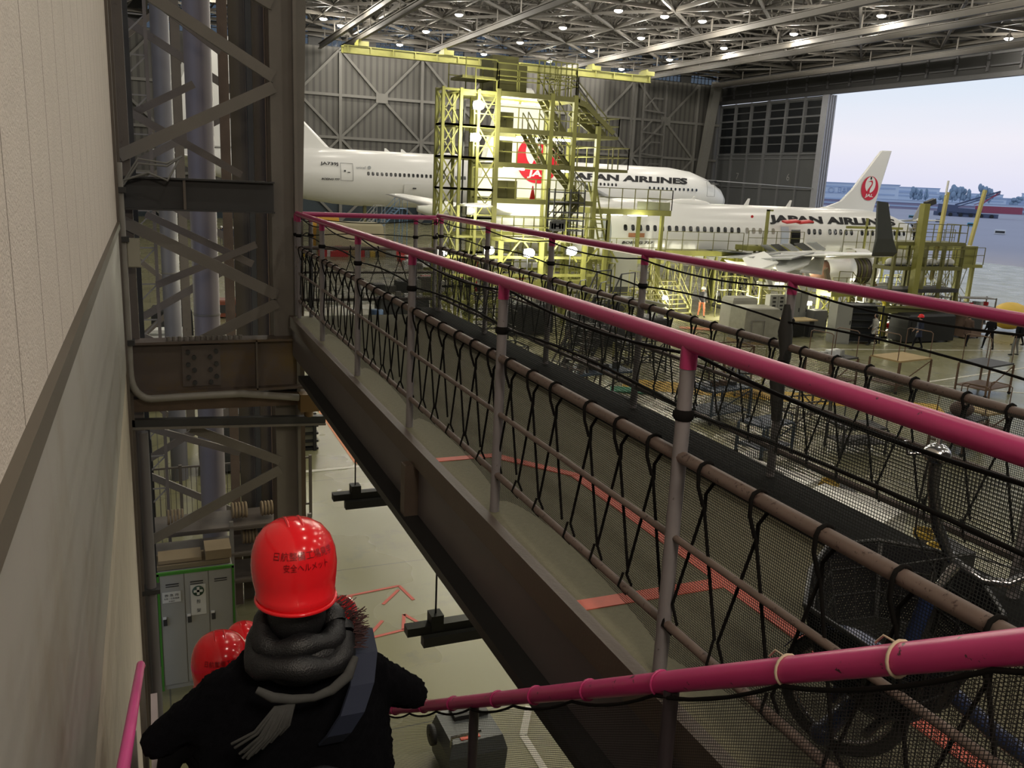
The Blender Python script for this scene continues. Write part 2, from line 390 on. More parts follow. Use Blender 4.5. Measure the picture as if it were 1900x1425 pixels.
# yellow overhead crane bridge
t = thing('overhead_crane', (47, 118, 23.2), 'long yellow overhead crane bridge hanging under the roof', 'crane')
b = MB(); hbeam(b, (24.5, 117.4, 22.8), (70.3, 117.4, 22.8), .5, 1.0, .12); hbeam(b, (24.5, 118.9, 22.9), (70.3, 118.9, 22.9), .5, .9, .12)
for x in range(25, 71, 3): b.box(x-.08, x+.08, 117.1, 117.2, 22.35, 23.2)
b.build('girder', YEL, t)
for x in (27, 38.6, 61, 70):
    b = MB(); b.box(x-.7, x+.7, 117, 119.2, 23.3, 23.9); b.cyl((x-.4, 117.3, 24), (x-.4, 118.9, 24), .2); b.build('end_carriage', YEL, t)
b = MB(); b.box(54, 55.5, 117.2, 119, 21.6, 22.4); b.cyl((54.7, 118, 21.6), (54.7, 118, 20.4), .05); b.build('hoist', YELD, t)

# ================================================================ LEFT WALL (annex)
XW = -.3
clad = mat('stucco_panel', (.50, .44, .38), .8, 0, .1, 9, .5)
stripes(clad, 1, .562, .005, (.16, .13, .10), .5, .11)
smooth_m = mat('smooth_band', (.30, .285, .255), .55, 0, .16, .9, rust=(1.4, .5, (.26, .235, .19)))
low_m = mat('lower_panel', (.52, .455, .37), .7, 0, .12, 3, .2, rust=(2.5, .6, (.34, .29, .23)))
stripes(low_m, 1, .6, .004, (.25, .21, .17), .3)
struct(MB().box(XW-.35, XW, -6, 10.9, 6.64, 13).build('wall_left', clad))
struct(MB().box(XW-.35, XW+.03, -6, 10.9, 6.575, 6.65).build('trim_33', mat('brown_flashing', (.085, .07, .05), .5)))
struct(MB().box(XW-.35, XW+.012, -6, 10.6, 4.98, 6.575).build('trim_34', smooth_m))
struct(MB().box(XW-.35, XW, -6, 10.9, 0, 4.98).build('trim_35', low_m))
b = MB(); b.box(XW-.35, XW+.03, 10.75, 10.95, 0, 13); b.box(XW-.35, XW+.06, 10.95, 11.0, 0, 13); struct(b.build('trim_36', STEEL))
# pipes running up the end of the wall
def pipe(name, pts, r, m, label, parts=(), cat='pipe'):
    t = thing(name, pts[0], label, cat)
    MB().tube(pts, r, 10).build('pipe_run', m, t)
    for i, p in enumerate(parts):
        c = MB(); c.box(p[0]-r*1.6, p[0]+r*1.6, p[1]-r*1.6, p[1]+r*1.6, p[2]-.03, p[2]+.03); c.build('clamp', STEEL_D, t)
    return t
arc = [(-.26+.25*(1-cos(a)), 10.98, 4.8-.25*sin(a)) for a in [pi/2*i/6 for i in range(7)]]
arc = [(-.26+.22-.22*cos(a), 10.9, 4.85-.3*sin(a)) for a in [pi/2*i/6 for i in range(7)]]
pipe('conduit', [(-.26, 10.9, 7.3), (-.26, 10.9, 6.5)]+arc+[(.5, 10.9, 4.56), (1.0, 10.9, 4.56), (1.7, 10.9, 4.47)], .045, mat('conduit_grey', (.25, .235, .21), .5, 0, .2), 'grey conduit pipe bending under the riveted beam at the wall end', [(-.26, 10.9, 6.45), (-.26, 10.9, 5.25), (-.26, 10.9, 7.0)])
pipe('drain_pipe', [(-.16, 11.05, 0), (-.16, 11.05, 4.1)], .065, mat('grey_purple_pipe', (.16, .15, .155), .45), 'thick grey drain pipe standing at the end of the left wall', [(-.16, 11.05, 2)])
t = thing('junction_box', (-.14, 11.0, 6.25), 'small beige junction box beside the conduit on the left wall end', 'box')
MB().box(-.22, -.08, 10.93, 11.05, 6.12, 6.45).build('case', mat('beige_box', (.33, .31, .24), .5), t); MB().box(-.21, -.09, 10.915, 10.93, 6.13, 6.44).build('lid', mat('beige_box2', (.36, .34, .27), .5), t)
b = MB()
for k in range(3): b.tube([(-.22, 10.95, 7.05+.03*k), (-.05, 10.95, 7.3+.05*k), (.25, 10.95, 7.28+.03*k), (.42, 11.0, 7.4)] if k < 2 else [(-.22, 10.95, 7.1), (.05, 10.9, 7.2), (.25, 10.9, 7.12), (.38, 10.95, 7.35)], .014, 6)
tag(b.build('cable_bundle', mat('cable_grey', (.2, .2, .19), .5)), 'grey looped cables draped over the dark beam at the wall end', 'cables')

# ================================================================ LACED STEEL FRAME at Y = 11.3
FY = 11.3
t = thing('steel_column', (1.7, FY, 0), 'broad brown steel column at the end of the walkway, braced to the wall', 'column')
b = MB(); b.box(1.46, 1.72, FY-.02, FY+.02, 0, 13); b.box(1.72, 1.76, FY-.15, FY+.25, 0, 13); b.build('front_flange', STEEL_L, t)
b = MB(); b.poly([(1.76, FY-.02, 5.3), (1.80, FY-.02, 5.3), (1.99, FY-.02, 13), (1.76, FY-.02, 13)], (0, .1, 0)); b.build('tapered_flange', STEEL_L, t)
b = MB(); b.box(1.46, 1.5, FY+.02, FY+.4, 0, 13); b.box(1.46, 1.9, FY+.36, FY+.4, 0, 13); b.build('web', RUSTY, t)
b = MB()
for k in range(46): 
    for dx in (0, .05): b.cyl((1.74, FY-.02, 1+k*.25), (1.74, FY-.035, 1+k*.25), .012, 6)
b.build('rivets', STEEL, t)
t = thing('lacing_bracing', (.6, FY, 2.5), 'brown zigzag diagonal steel braces tying the column to the left wall', 'bracing')
def brace(p, q, w=.13):
    b = MB(); b.bar((p[0], FY-.045, p[1]), (q[0], FY-.045, q[1]), .02, w, (0, 0, 1) if True else 0)
    b.bar((p[0], FY+.03, p[1]-w*.42), (q[0], FY+.03, q[1]-w*.42), .13, .015)
    b.build('brace', STEEL_L, t)
brace((.15, 9.15), (1.5, 8.38)); brace((-.25, 7.37), (1.5, 8.27), .14); brace((-.25, 6.62), (1.5, 5.74), .14); brace((1.5, 5.64), (.45, 5.12), .13)
brace((.4, 4.05), (1.5, 3.52), .12); brace((-.2, 2.55), (1.5, 3.4), .13); brace((-.2, 10.0), (1.5, 9.2), .13)
b = MB(); b.box(-.3, -.14, FY, FY+.15, 0, 13); b.build('wall_chord', STEEL, t)
t = thing('dark_beam', (.6, FY-.1, 6.95), 'dark grey steel beam between the left wall and the column', 'beam')
b = MB(); hbeam(b, (-.27, FY-.1, 6.96), (1.47, FY-.1, 6.96), .22, .38, .02); b.build('beam', STEEL_D, t)
b = MB(); b.box(.42, .45, FY-.2, FY, 6.79, 7.13); b.build('stiffener', STEEL, t)
t = thing('riveted_beam', (.7, FY, 4.9), 'rust-stained brown steel beam with a bolted splice plate, below the dark beam', 'beam')
b = MB(); hbeam(b, (-.28, FY-.1, 4.88), (1.82, FY-.1, 4.88), .3, .66, .03); b.build('beam', mat('beam_brown', (.105, .08, .065), .55, 0, .25, 2, .1, rust=(1.6, .5, (.13, .085, .03))), t)
b = MB(); b.box(.33, .78, FY-.14, FY-.115, 4.62, 5.14); b.build('splice_plate', mat('plate_brown', (.11, .09, .08), .5), t)
b = MB(); b.box(1.2, 1.22, FY-.25, FY-.1, 4.56, 5.2); b.build('stiffener', STEEL, t)
for i in range(12):
    c, rw = i % 4, i//4; x = (.40, .47, .66, .73)[c]; z = 5.06-rw*.16-(0 if c in (0, 3) else .07)
    b = MB(); b.cyl((x, FY-.14, z), (x, FY-.175, z), .028, 8); b.build('bolt', STEEL_D, t)
for i in range(14):
    b = MB(); b.cyl((.18+i*.065, FY-.17, 5.2), (.18+i*.065, FY-.17, 5.26), .022, 8); b.build('bolt', STEEL_L, t)
t = thing('track_rail', (.8, 11, 4.25), 'dark double rail with a brown box hanger under the riveted beam', 'rail')
b = MB(); b.bar((-.3, 11.0, 4.24), (2.05, 11.0, 4.14), .1, .09); b.build('rail', STEEL_D, t)
b = MB(); b.bar((-.3, 11.2, 4.42), (1.9, 11.2, 4.40), .2, .16); b.build('channel', RUSTY, t)
b = MB(); b.bar((-.3, 10.96, 4.18), (2.05, 10.96, 4.08), .05, .03); b.build('lower_rail', STEEL_L, t)
b = MB(); b.box(1.72, 1.96, 10.9, 11.1, 4.27, 4.5); b.cyl((1.84, 11, 4.27), (1.84, 11, 4.19), .06); b.build('hanger_box', mat('brown_box', (.17, .10, .035), .6), t)

# round pipes columns and frames behind
def round_col(x, y, r, label, z1=14, m=None):
    t = thing('round_column', (x, y, 0), label, 'column')
    MB().cyl((x, y, 0), (x, y, z1), r, 32).build('shaft', m or mat('column_lilac', (.215, .19, .195), .5, 0, .05, 2), t)
    b = MB(); b.lathe((x, y, 4.9), (0, 0, 1), [(0, r+.005), (.02, r+.012), (.04, r+.005)], 32); b.build('joint_ring', STEEL_L, t)
    return t
round_col(.86, 15, .205, 'pale round column nearest the camera behind the zigzag braces', 16)
round_col(.46, 21, .19, 'second pale round column further back behind the zigzag braces', 20, mat('column_dim', (.16, .155, .17), .5))
def frame_tower(x0, x1, y, label, z1=20, step=2.4, ph=0):
    t = thing('lattice_column', (x0, y, 0), label, 'column')
    for x in (x0, x1):
        b = MB(); hbeam(b, (x, y, 0), (x, y, z1), .22, .3, .03, (0, 1, 0)); b.build('chord', STEEL, t)
    z = ph; k = 0
    while z < z1-step:
        b = MB(); a, c = (x0, x1) if k % 2 else (x1, x0)
        b.bar((a, y-.1, z), (c, y-.1, z+step), .05, .13); b.build('brace', STEEL, t); z += step; k += 1
    return t
frame_tower(-.45, 1.85, 17, 'lattice steel column just behind the nearest round column', 20, 1.35, .35)
t = thing('built_up_column', (1.45, 14.2, 0), 'built-up steel column with pale and dark strips between the round column and the broad brown column', 'column')
for n, x0, x1, dy, m in (('left_flange', 1.10, 1.24, .1, RUSTY), ('pale_plate', 1.27, 1.50, .25, mat('plate_taupe', (.12, .105, .085), .7)), ('middle_flange', 1.50, 1.58, .12, STEEL_D), ('inner_plate', 1.60, 1.76, .2, STEEL), ('right_flange', 1.76, 1.84, .1, RUSTY)):
    MB().box(x0, x1, 14.2+dy-.1, 14.2+dy, 0, 18).build(n, m, t)
frame_tower(-1.2, .9, 25, 'lattice steel column farthest back behind the round columns', 20, 1.9)
# ================================================================ WALKWAY
DZ = 5.5
deckm = mat('deck_surface', (.15, .14, .085), .8, 0, .22, 40, .5, rust=(3, .58, (.12, .11, .065)))
tape = mat('red_line_paint', (.50, .10, .06), .6, 0, .15, 20, chips=(14, .66, (.2, .16, .1)))
struct(MB().box(1.68, 3.6, -3, 11.05, DZ-.06, DZ).build('walkway_deck', deckm))
struct(MB().box(3.22, 3.6, -3, 11.05, DZ, DZ+.09).build('deck_kerb', mat('kerb_black', (.008, .008, .008), .9, spec=.1)))
b = MB(); b.box(1.67, 2.40, 3.0, 3.09, DZ, DZ+.004); b.box(2.40, 2.48, -2, 4.6, DZ, DZ+.004); b.poly([(2.40, 4.6, DZ), (2.48, 4.6, DZ), (2.1, 5.14, DZ), (2.04, 5.08, DZ)], (0, 0, .006)); b.box(1.67, 2.1, 5.08, 5.15, DZ, DZ+.004)
tag(b.build('red_floor_line', tape), 'red painted lines on the walkway deck', 'floor marking')
t = thing('walkway_girder', (1.65, 4, 5.0), 'brown and black steel edge girder carrying the walkway, right of the stairs', 'girder')
brm = mat('girder_brown', (.085, .062, .045), .5, 0, .2, 5, .1, rust=(14, .66, (.05, .035, .025)))
MB().box(1.62, 1.68, -3, 11.1, 5.36, DZ+.005).build('edge_plate', brm, t)
MB().box(1.66, 1.70, -3, 11.1, 4.98, 5.36).build('web', mat('girder_web', (.115, .10, .10), .5, 0, .12, 3), t)
b = MB(); b.box(1.54, 1.86, -3, 9.9, 4.93, 4.99); b.build('bottom_flange', BLACK, t)
for y in (5.5, .9):
    b = MB(); b.box(1.56, 1.66, y-.05, y+.05, 4.99, 5.36); b.build('stiffener', brm, t)
struct(MB().box(3.45, 3.6, -3, 11.1, 4.9, DZ-.06).build('trim_37', STEEL_D))
struct(MB().box(1.7, 3.45, -3, 11.05, DZ-.14, DZ-.06).build('trim_38', STEEL_D))
for k, y in enumerate((0, 2.8, 5.6, 8.4, 11)): struct(MB().box(1.86, 3.45, y-.06, y+.06, 4.95, DZ-.14).build('trim_%d' % (39+k), STEEL_D))

def netmat(name, col, n, w, base=.0):
    """fine knotted mesh: threads on a UV grid, holes between them are open"""
    m = bpy.data.materials.new(name); m.use_nodes = True; t = m.node_tree; t.nodes.clear(); N = t.nodes.new; L = t.links.new
    o = N('ShaderNodeOutputMaterial'); tr = N('ShaderNodeBsdfTransparent'); d = N('ShaderNodeBsdfDiffuse'); d.inputs[0].default_value = (*col, 1); mx = N('ShaderNodeMixShader')
    uv = N('ShaderNodeUVMap'); sp = N('ShaderNodeSeparateXYZ'); L(uv.outputs[0], sp.inputs[0]); r = []
    for a in (0, 1):
        q = N('ShaderNodeMath'); q.operation = 'MULTIPLY'; q.inputs[1].default_value = n; L(sp.outputs[a], q.inputs[0])
        f = N('ShaderNodeMath'); f.operation = 'FRACT'; L(q.outputs[0], f.inputs[0])
        g = N('ShaderNodeMath'); g.operation = 'LESS_THAN'; g.inputs[1].default_value = w; L(f.outputs[0], g.inputs[0]); r.append(g)
    mm = N('ShaderNodeMath'); mm.operation = 'MAXIMUM'; L(r[0].outputs[0], mm.inputs[0]); L(r[1].outputs[0], mm.inputs[1])
    L(mm.outputs[0], mx.inputs[0]); L(tr.outputs[0], mx.inputs[1]); L(d.outputs[0], mx.inputs[2]); L(mx.outputs[0], o.inputs[0]); return m
NET = netmat('black_net', (.04, .045, .045), 105, .25)
def net_object(name, P, w, h0f, h1f, parent, m=NET, n=40, k=10, amp=.012):
    """P(u, v) -> world; spans u 0..w; v from h0f(u) to h1f(u)"""
    vs = []; uvs = []
    for i in range(n+1):
        u = w*i/n; a, c = h0f(u), h1f(u)
        for j in range(k+1):
            v = a+(c-a)*j/k; vs.append(P(u, v, amp*sin(u*3.1+v*5)*sin(v*4))); uvs.append((u, v))
    b = MB(); b.add(vs, [(i*(k+1)+j, (i+1)*(k+1)+j, (i+1)*(k+1)+j+1, i*(k+1)+j+1) for i in range(n) for j in range(k)], True)
    o = b.build(name, m, parent); uvl = o.data.uv_layers.new(name='UVMap')
    for lp in o.data.loops: uvl.data[lp.index].uv = uvs[lp.vertex_index]
    return o
def railing(name, A, B, posts, label, inner, vertical=(0, 0, 1), ztop=1.28, lacing=True, ends=True, sagrope=True, nhook=6, R=.031, post_r=.027, arch=True, toprail=None, nettop=None):
    """posts, pink top rail, worn mid rails, net, lacing rope between A and B (feet); posts = distances from A"""
    A, B = V(A), V(B); L_ = (B-A).length; d = (B-A).normalized(); up = V((0, 0, 1)); nrm = V(inner)
    P = lambda u, v, w=0: A+d*u+up*v+nrm*w
    t = thing(name, P(0, 0), label, 'railing')
    tp = toprail or [P(0, ztop), P(L_, ztop)]
    MB().tube(tp, R, 14).build('top_rail', PINK, t)
    h = [ztop*.68, ztop*.44, ztop*.17]
    for s in posts:
        b = MB(); b.tube([P(s, 0), P(s, ztop-.07)], post_r, 12); o = b.build('post', POST, t)
        c = MB(); c.tube([P(s, ztop-.09), P(s, ztop-.01)], post_r*1.12, 12); c.build('pink_collar', PINK, o)
        c = MB(); c.lathe(P(s, ztop*.80), up, [(-.02, post_r+.004), (-.01, post_r+.011), (.01, post_r+.011), (.02, post_r+.004)], 12); c.build('rope_tie', ROPE, o)
    for i, (hh, r) in enumerate(zip(h, (.024, .014, .018))):
        MB().tube([P(0, hh), P(L_, hh)], r, 10).build(('upper_rail', 'mid_rail', 'lower_rail')[i], PIPE, t)
    if sagrope:
        b = MB(); pp = [0]+sorted(posts)+[L_]; pp = sorted(set(pp)); pts = []; pts2 = []
        for a, c in zip(pp, pp[1:]):
            for k in range(9):
                f = k/8; s = a+(c-a)*f; sg = 4*f*(1-f)
                pts.append(P(s, ztop-.045-.045*sg, .035)); pts2.append(P(s, ztop*.80+.05*sg*.6, .035))
        b.tube(pts, .0065, 6); b.build('edge_rope', ROPE, t); b = MB(); b.tube(pts2, .0065, 6); b.build('edge_rope', ROPE, t)
    if lacing:
        b = MB(); pp = [p for p in [0]+sorted(posts)+[L_]]; pp = sorted(set(pp)); rr_ = random.Random(len(posts))
        for a, c in zip(pp, pp[1:]):
            if c-a < .5: continue
            n = max(2, round(nhook*(c-a)/1.7)); st = (c-a)/n
            for k in range(n):
                s = a+st*(k+.5+rr_.uniform(-.12, .12)); e1, e2 = s-st*.5, s+st*.5
                # hook over the upper rail, twisted shank, then a V down to the lower rail
                hk = [P(s-.015, h[0]-.05, .028)]+[P(s, h[0]+.03*sin(q), .032*cos(q)) for q in (0, .8, 1.6, 2.4, 3.1)]+[P(s+.01, h[0]-.06, -.02), P(s, h[0]-.13, .0)]
                b.tube(hk, .0068, 6)
                b.tube([P(s-.02, h[0]-.03, .03), P(s+.006, h[0]-.09, .012), P(s-.004, h[0]-.15, .008)], .0068, 6)
                lo = h[2]+rr_.uniform(.05, .09)
                b.tube([P(s, h[0]-.13, .005), P(e1+.01, lo, .005)], .006, 6); b.tube([P(s, h[0]-.13, .008), P(e2-.01, lo, .008)], .006, 6)
                b.tube([P(e2-.01, lo, .008), P(e2-.03, h[2]+.012, .022), P(e2-.03, h[2]-.025, .0), P(e2, h[2], -.02), P(e2+.01, lo, .005)], .006, 6)
        b.build('lacing_rope', ROPE, t)
    if arch:
        pp = sorted(set([0]+list(posts)+[L_]))
        def h0(u):
            for a, c in zip(pp, pp[1:]):
                if a <= u <= c+1e-6:
                    f = (u-a)/max(c-a, 1e-3); return .03+.13*max(0, sin(pi*f))**.45
            return .05
        net_object('net', lambda u, v, w: P(u, v, w+.03), L_, h0, lambda u: (nettop or ztop-.07)-.02*abs(sin(u*3.7)), t, n=120)
    return t
ny = [2.47+1.72*k for k in range(-2, 6)]
railing('walkway_railing', (1.72, -2.6, DZ), (1.72, 11.0, DZ), [y+2.6 for y in ny]+[13.5], 'long magenta-topped railing with laced net on the near side of the walkway', (1, 0, 0))
fy = [4.05+1.67*k for k in range(-3, 5)]
fr = railing('walkway_railing', (3.5, -2.6, DZ+.05), (3.5, 10.85, DZ+.05), [y+2.6 for y in fy], 'magenta-topped railing with net on the far hangar side of the walkway', (-1, 0, 0), ztop=1.26, nettop=.86)
er = railing('walkway_railing', (1.78, 10.97, DZ), (3.5, 10.97, DZ), [.1, 1.45, 1.72], 'short magenta-topped railing closing the far end of the walkway', (0, -1, 0), nhook=5, ztop=1.28, nettop=.87)
# dark padded clamp on the nearest far post
t = thing('wrapped_bundle', (3.5, 4.05, DZ+.6), 'black tape-wrapped bundle tied round the near post of the far railing', 'bundle')
b = MB(); b.tube([(3.48, 4.05, DZ+1.16), (3.47, 4.03, DZ+1.0), (3.5, 4.04, DZ+.85), (3.47, 4.05, DZ+.7), (3.49, 4.04, DZ+.45)], [.02, .045, .035, .048, .03], 10); b.build('wrap', RUBBER, t)
b = MB(); b.tube([(3.45, 4.03, DZ+.82), (3.4, 3.93, DZ+.84), (3.42, 3.86, DZ+.80)], .012, 6); b.build('loose_end', ROPE, t)

# ================================================================ STAIRS
sl = .67
t = thing('staircase', (.5, 3, 4), 'dark steel stairs going down beside the left wall', 'stairs')
def sz(y): return 6.25-sl*y
b = MB()
for x in (-.22, 1.14): b.bar((x, 0, sz(0)-.05), (x, 9.2, sz(9.2)-.05), .04, .22)
b.build('stringer', STEEL_D, t)
for k in range(26):
    y = .35+k*.345; z = sz(y)-.0
    b = MB(); b.box(-.2, 1.12, y-.14, y+.15, z-.03, z); b.build('tread', STEEL_D, t)
struct(MB().box(-.29, 1.66, -2.6, .2, 5.75, 5.8).build('landing', STEEL_D))
# right hand stair railing
t = thing('stair_railing', (1.12, 3, 5), 'chipped magenta stair handrail with net crossing the bottom of the view', 'railing')
rz_ = lambda y: 7.18-sl*y
ya, yb_ = -.5, 9.0
MB().tube([(1.12, ya, rz_(ya)), (1.12, .9, rz_(.9)), (1.12, yb_, rz_(yb_))], .026, 20).build('top_rail', mat('magenta_chipped', (.50, .04, .17), .33, 0, .08, 6, chips=(22, .63, (.06, .025, .03))), t)
for y in (.35, 1.55, 2.85, 4.6, 6.4, 8.2):
    b = MB(); b.tube([(1.12, y, sz(y)-.1), (1.12, y, rz_(y)-.02)], .02, 10); b.build('post', mat('black_purple_post', (.04, .03, .035), .4), t)
MB().tube([(1.12, ya, rz_(ya)-.5), (1.12, yb_, rz_(yb_)-.5)], .014, 8).build('mid_rail', STEEL_D, t)
pts = []; y = ya
while y < yb_:
    for k in range(6): f = k/6; pts.append((1.105, y+.42*f, rz_(y+.42*f)-.032-.02*4*f*(1-f)))
    y += .42
MB().tube(pts, .005, 6).build('edge_rope', ROPE, t)
strm = mat('old_string', (.42, .33, .24), .9)
for y in (.93, 1.18, 1.6, 1.95, 2.3, 2.62, 3.1, 3.5, 4, 4.6):
    b = MB(); c = V((1.12, y, rz_(y))); a = V((0, 1, -sl)).normalized(); s1 = V((1, 0, 0)); s2 = a.cross(s1)
    b.tube([c+(s1*cos(q)+s2*sin(q))*.0285+a*.012*sin(q) for q in [2*pi*i/16 for i in range(17)]], .0032 if y < 1.3 else .004, 5)
    if y < 1.3: b.tube([c+s2*-.028+s1*0, c+s2*-.04+a*.02, c+s2*-.03+a*.045], .0022, 4)
    b.build('string_tie', strm if y < 1.3 else PINK, t)
NET2 = netmat('dark_net', (.045, .043, .045), 130, .22)
net_object('net', lambda u, v, w: V((1.14+w*.4, ya+u, rz_(ya+u)-.05-v)), yb_-ya, lambda u: 0, lambda u: .86, t, NET2, n=60)
t = thing('wall_handrail', (-.13, 2.9, 4.35), 'flat bright pink handrail descending along the left wall', 'handrail')
b = MB(); b.tube([(-.15, y, 6.62-.42*y) for y in (1.9, 2.4)]+[(-.13, 2.45, 5.58), (-.13, 4.2, 4.88)], .018, 10); 
b = MB(); b.tube([(-.14, 2.3, 5.62), (-.13, 4.25, 4.86), (-.13, 4.34, 4.8)], .02, 12); b.build('rail', mat('bright_pink', (.72, .07, .30), .4), t)
b = MB(); b.tube([(-.26, 2.2, 5.40), (-.12, 2.55, 5.34), (0.0, 3.2, 4.6)], .018, 8); b.build('lower_rail', PINK, t)
for y in (2.9, 4.2):
    b = MB(); b.tube([(-.13, y, 5.62-.39*(y-2.3)), (-.13, y, sz(y))], .015, 8); b.build('post', STEEL_L, t)
b = MB(); b.box(-.09, -.06, 3.0, 4.15, 4.3, 4.75); b.build('panel', mat('pale_panel', (.42, .36, .36), .6), t)

# hanging light tracks beneath the walkway
def track(y, x0, x1, z, label, bulb=False):
    t = thing('hanging_track_light', ((x0+x1)/2, y, z), label, 'light')
    b = MB(); b.box(x0, x1, y-.05, y+.05, z-.05, z+.02); b.build('track', BLACK, t)
    b = MB(); b.box(x0+.12, x1+.1, y-.09, y-.01, z-.14, z-.06); b.build('tube_housing', STEEL_D, t)
    b = MB(); b.cyl((x0+.24, y, z+.02), (x0+.24, y, 5.37), .008, 6); b.build('hanger_rod', BLACK, t)
    b = MB(); b.box(x0+.19, x0+.29, y-.06, y+.06, z-.03, z+.1); b.build('clamp', BLACK, t)
    if bulb:
        b = MB(); b.ell((x0+.16, y-.05, z-.10), (.03, .03, .03)); b.build('bulb', mat('small_bulb', (1, 1, 1), emit=(1, .95, .85), es=6), t)
track(8.6, 1.68, 2.5, 3.98, 'black hanging track light under the far half of the walkway')
track(5.9, 1.72, 2.5, 3.86, 'black hanging track light with a lit bulb under the near half of the walkway', True)

# ================================================================ BICYCLE on the deck
def bike():
    t = thing('bicycle', (2.2, 1.5, DZ), 'dark blue folding bicycle with a large black wire basket standing behind the near railing', 'bicycle')
    blue = mat('bike_blue', (.018, .03, .085), .3); chrome = mat('chrome', (.55, .55, .55), .18, 1); gm = mat('gunmetal', (.20, .20, .205), .25, .9)
    up = V((0, 0, 1))
    def wheel(c, d, nm):
        s = V((-d.y, d.x, 0)); b = MB(); b.tube([c+(d*cos(q)+up*sin(q))*.19 for q in [2*pi*i/32 for i in range(33)]], .022, 8); o = b.build(nm, RUBBER, t)
        r = MB(); r.tube([c+(d*cos(q)+up*sin(q))*.168 for q in [2*pi*i/32 for i in range(33)]], .01, 6); r.build('rim', chrome, o)
        sp = MB()
        for i in range(16): q = 2*pi*i/16; sp.tube([c+s*.02*(-1)**i, c+(d*cos(q)+up*sin(q))*.168], .0015, 4)
        sp.build('spokes', chrome, o); h = MB(); h.cyl(c-s*.05, c+s*.05, .02); h.build('hub', chrome, o)
        b = MB(); b.loft([[c+(d*cos(q)+up*sin(q))*.225+s*k for k in (-.03, .03)]+[c+(d*cos(q)+up*sin(q))*.221+s*k for k in (.03, -.03)] for q in [pi*(.05+.8*i/10) for i in range(11)]], smooth=False); b.build('mudguard', blue, t)
    wheel(V((2.03, 1.88, DZ+.215)), V((.45, -.89, 0)).normalized(), 'front_wheel'); wheel(V((2.36, .72, DZ+.215)), V((.05, -1, 0)).normalized(), 'rear_wheel')
    b = MB(); b.tube([(2.22, 1.80, 5.86), (2.30, 1.55, 5.74), (2.33, 1.3, 5.70), (2.33, 1.0, 5.72)], .027, 12); b.tube([(2.33, 1.05, 5.70), (2.34, .98, 6.15)], .018, 10); b.tube([(2.33, 1.05, 5.71), (2.41, .72, 5.715)], .011, 8); b.tube([(2.33, 1.05, 5.71), (2.31, .72, 5.715)], .011, 8); b.tube([(2.2, 1.82, 5.82), (2.24, 1.79, 6.08)], .024, 12); b.build('frame', blue, t)
    b = MB(); b.tube([(2.19, 1.83, 5.84), (2.09, 1.88, 5.84), (2.09, 1.90, 5.715)], .013, 8); b.tube([(2.19, 1.83, 5.84), (1.98, 1.84, 5.86), (1.97, 1.86, 5.715)], .013, 8); b.build('fork', blue, t)
    b = MB(); b.tube([(2.14, 1.86, 5.76), (1.98, 1.80, 5.73), (1.83, 1.745, 5.71)], [.024, .026, .03], 12); b.ell((1.82, 1.74, 5.71), (.036, .036, .036)); b.build('lower_basket_bracket', blue, t)
    b = MB(); b.tube([(2.13, 1.70, 5.76), (2.0, 1.70, 5.73), (1.93, 1.68, 5.72)], .014, 8); b.tube([(2.0, 1.78, 5.735), (2.03, 1.70, 5.735)], .01, 8); b.build('bracket_strut', gm, t)
    b = MB(); b.ell((2.34, .93, 6.2), (.09, .13, .04)); b.build('saddle', RUBBER, t)
    b = MB(); b.cyl((2.28, 1.15, 5.72), (2.31, 1.15, 5.72), .07, 20); b.build('chainring', BLACK, t)
    for sg in (-1, 1):
        b = MB(); b.tube([(2.31+sg*.06, 1.15, 5.72), (2.31+sg*.08, 1.15+.1*sg, 5.72-.08*sg)], .009, 6); b.cb((2.31+sg*.13, 1.15+.1*sg, 5.72-.08*sg), (.09, .06, .02)); b.build('pedal_crank', chrome, t)
    P = [(2.185, 1.805, 6.52), (2.20, 1.81, 6.44), (2.26, 1.82, 6.30), (2.31, 1.79, 6.19), (2.36, 1.71, 6.15), (2.41, 1.66, 6.155), (2.50, 1.64, 6.19), (2.62, 1.6, 6.24)]
    MB().tube(P, [.017, .018, .018, .017, .015, .015, .015, .015], 14).build('handlebar', gm, t)
    b = MB(); b.tube([(2.24, 1.79, 6.06), (2.31, 1.77, 6.18)], .017, 10); b.build('stem', chrome, t)
    b = MB(); b.ell((2.182, 1.80, 6.55), (.040, .040, .034), 24, 14); b.cyl((2.182, 1.80, 6.58), (2.19, 1.805, 6.625), .008, 8); b.build('bell', chrome, t)
    b = MB(); b.cyl((2.17, 1.76, 6.56), (2.165, 1.755, 6.56), .012, 12); b.build('bell_screw', gm, t)
    b = MB(); b.tube([(2.15, 1.82, 6.55), (2.12, 1.85, 6.54), (2.11, 1.86, 6.58)], .006, 6); b.build('bell_lever', chrome, t)
    b = MB(); b.tube([(2.15, 1.80, 6.53), (2.14, 1.80, 6.40), (2.18, 1.83, 6.28), (2.26, 1.80, 6.15), (2.24, 1.79, 6.0)], .004, 6); b.tube([(2.45, 1.62, 6.2), (2.3, 1.72, 6.24), (2.15, 1.86, 6.16), (2.13, 1.87, 6.0)], .0035, 6); b.build('brake_cable', BLACK, t)
    # basket: flared wire tub; corners at the rim
    rim = [(2.20, 2.20), (2.0, 2.06), (1.80, 1.86), (1.80, 1.60), (1.88, 1.47), (2.12, 1.50), (2.36, 1.62), (2.52, 1.84), (2.56, 2.04), (2.42, 2.18)]
    cx_, cy_ = 2.17, 1.83; zt, zb = 6.08, 5.83
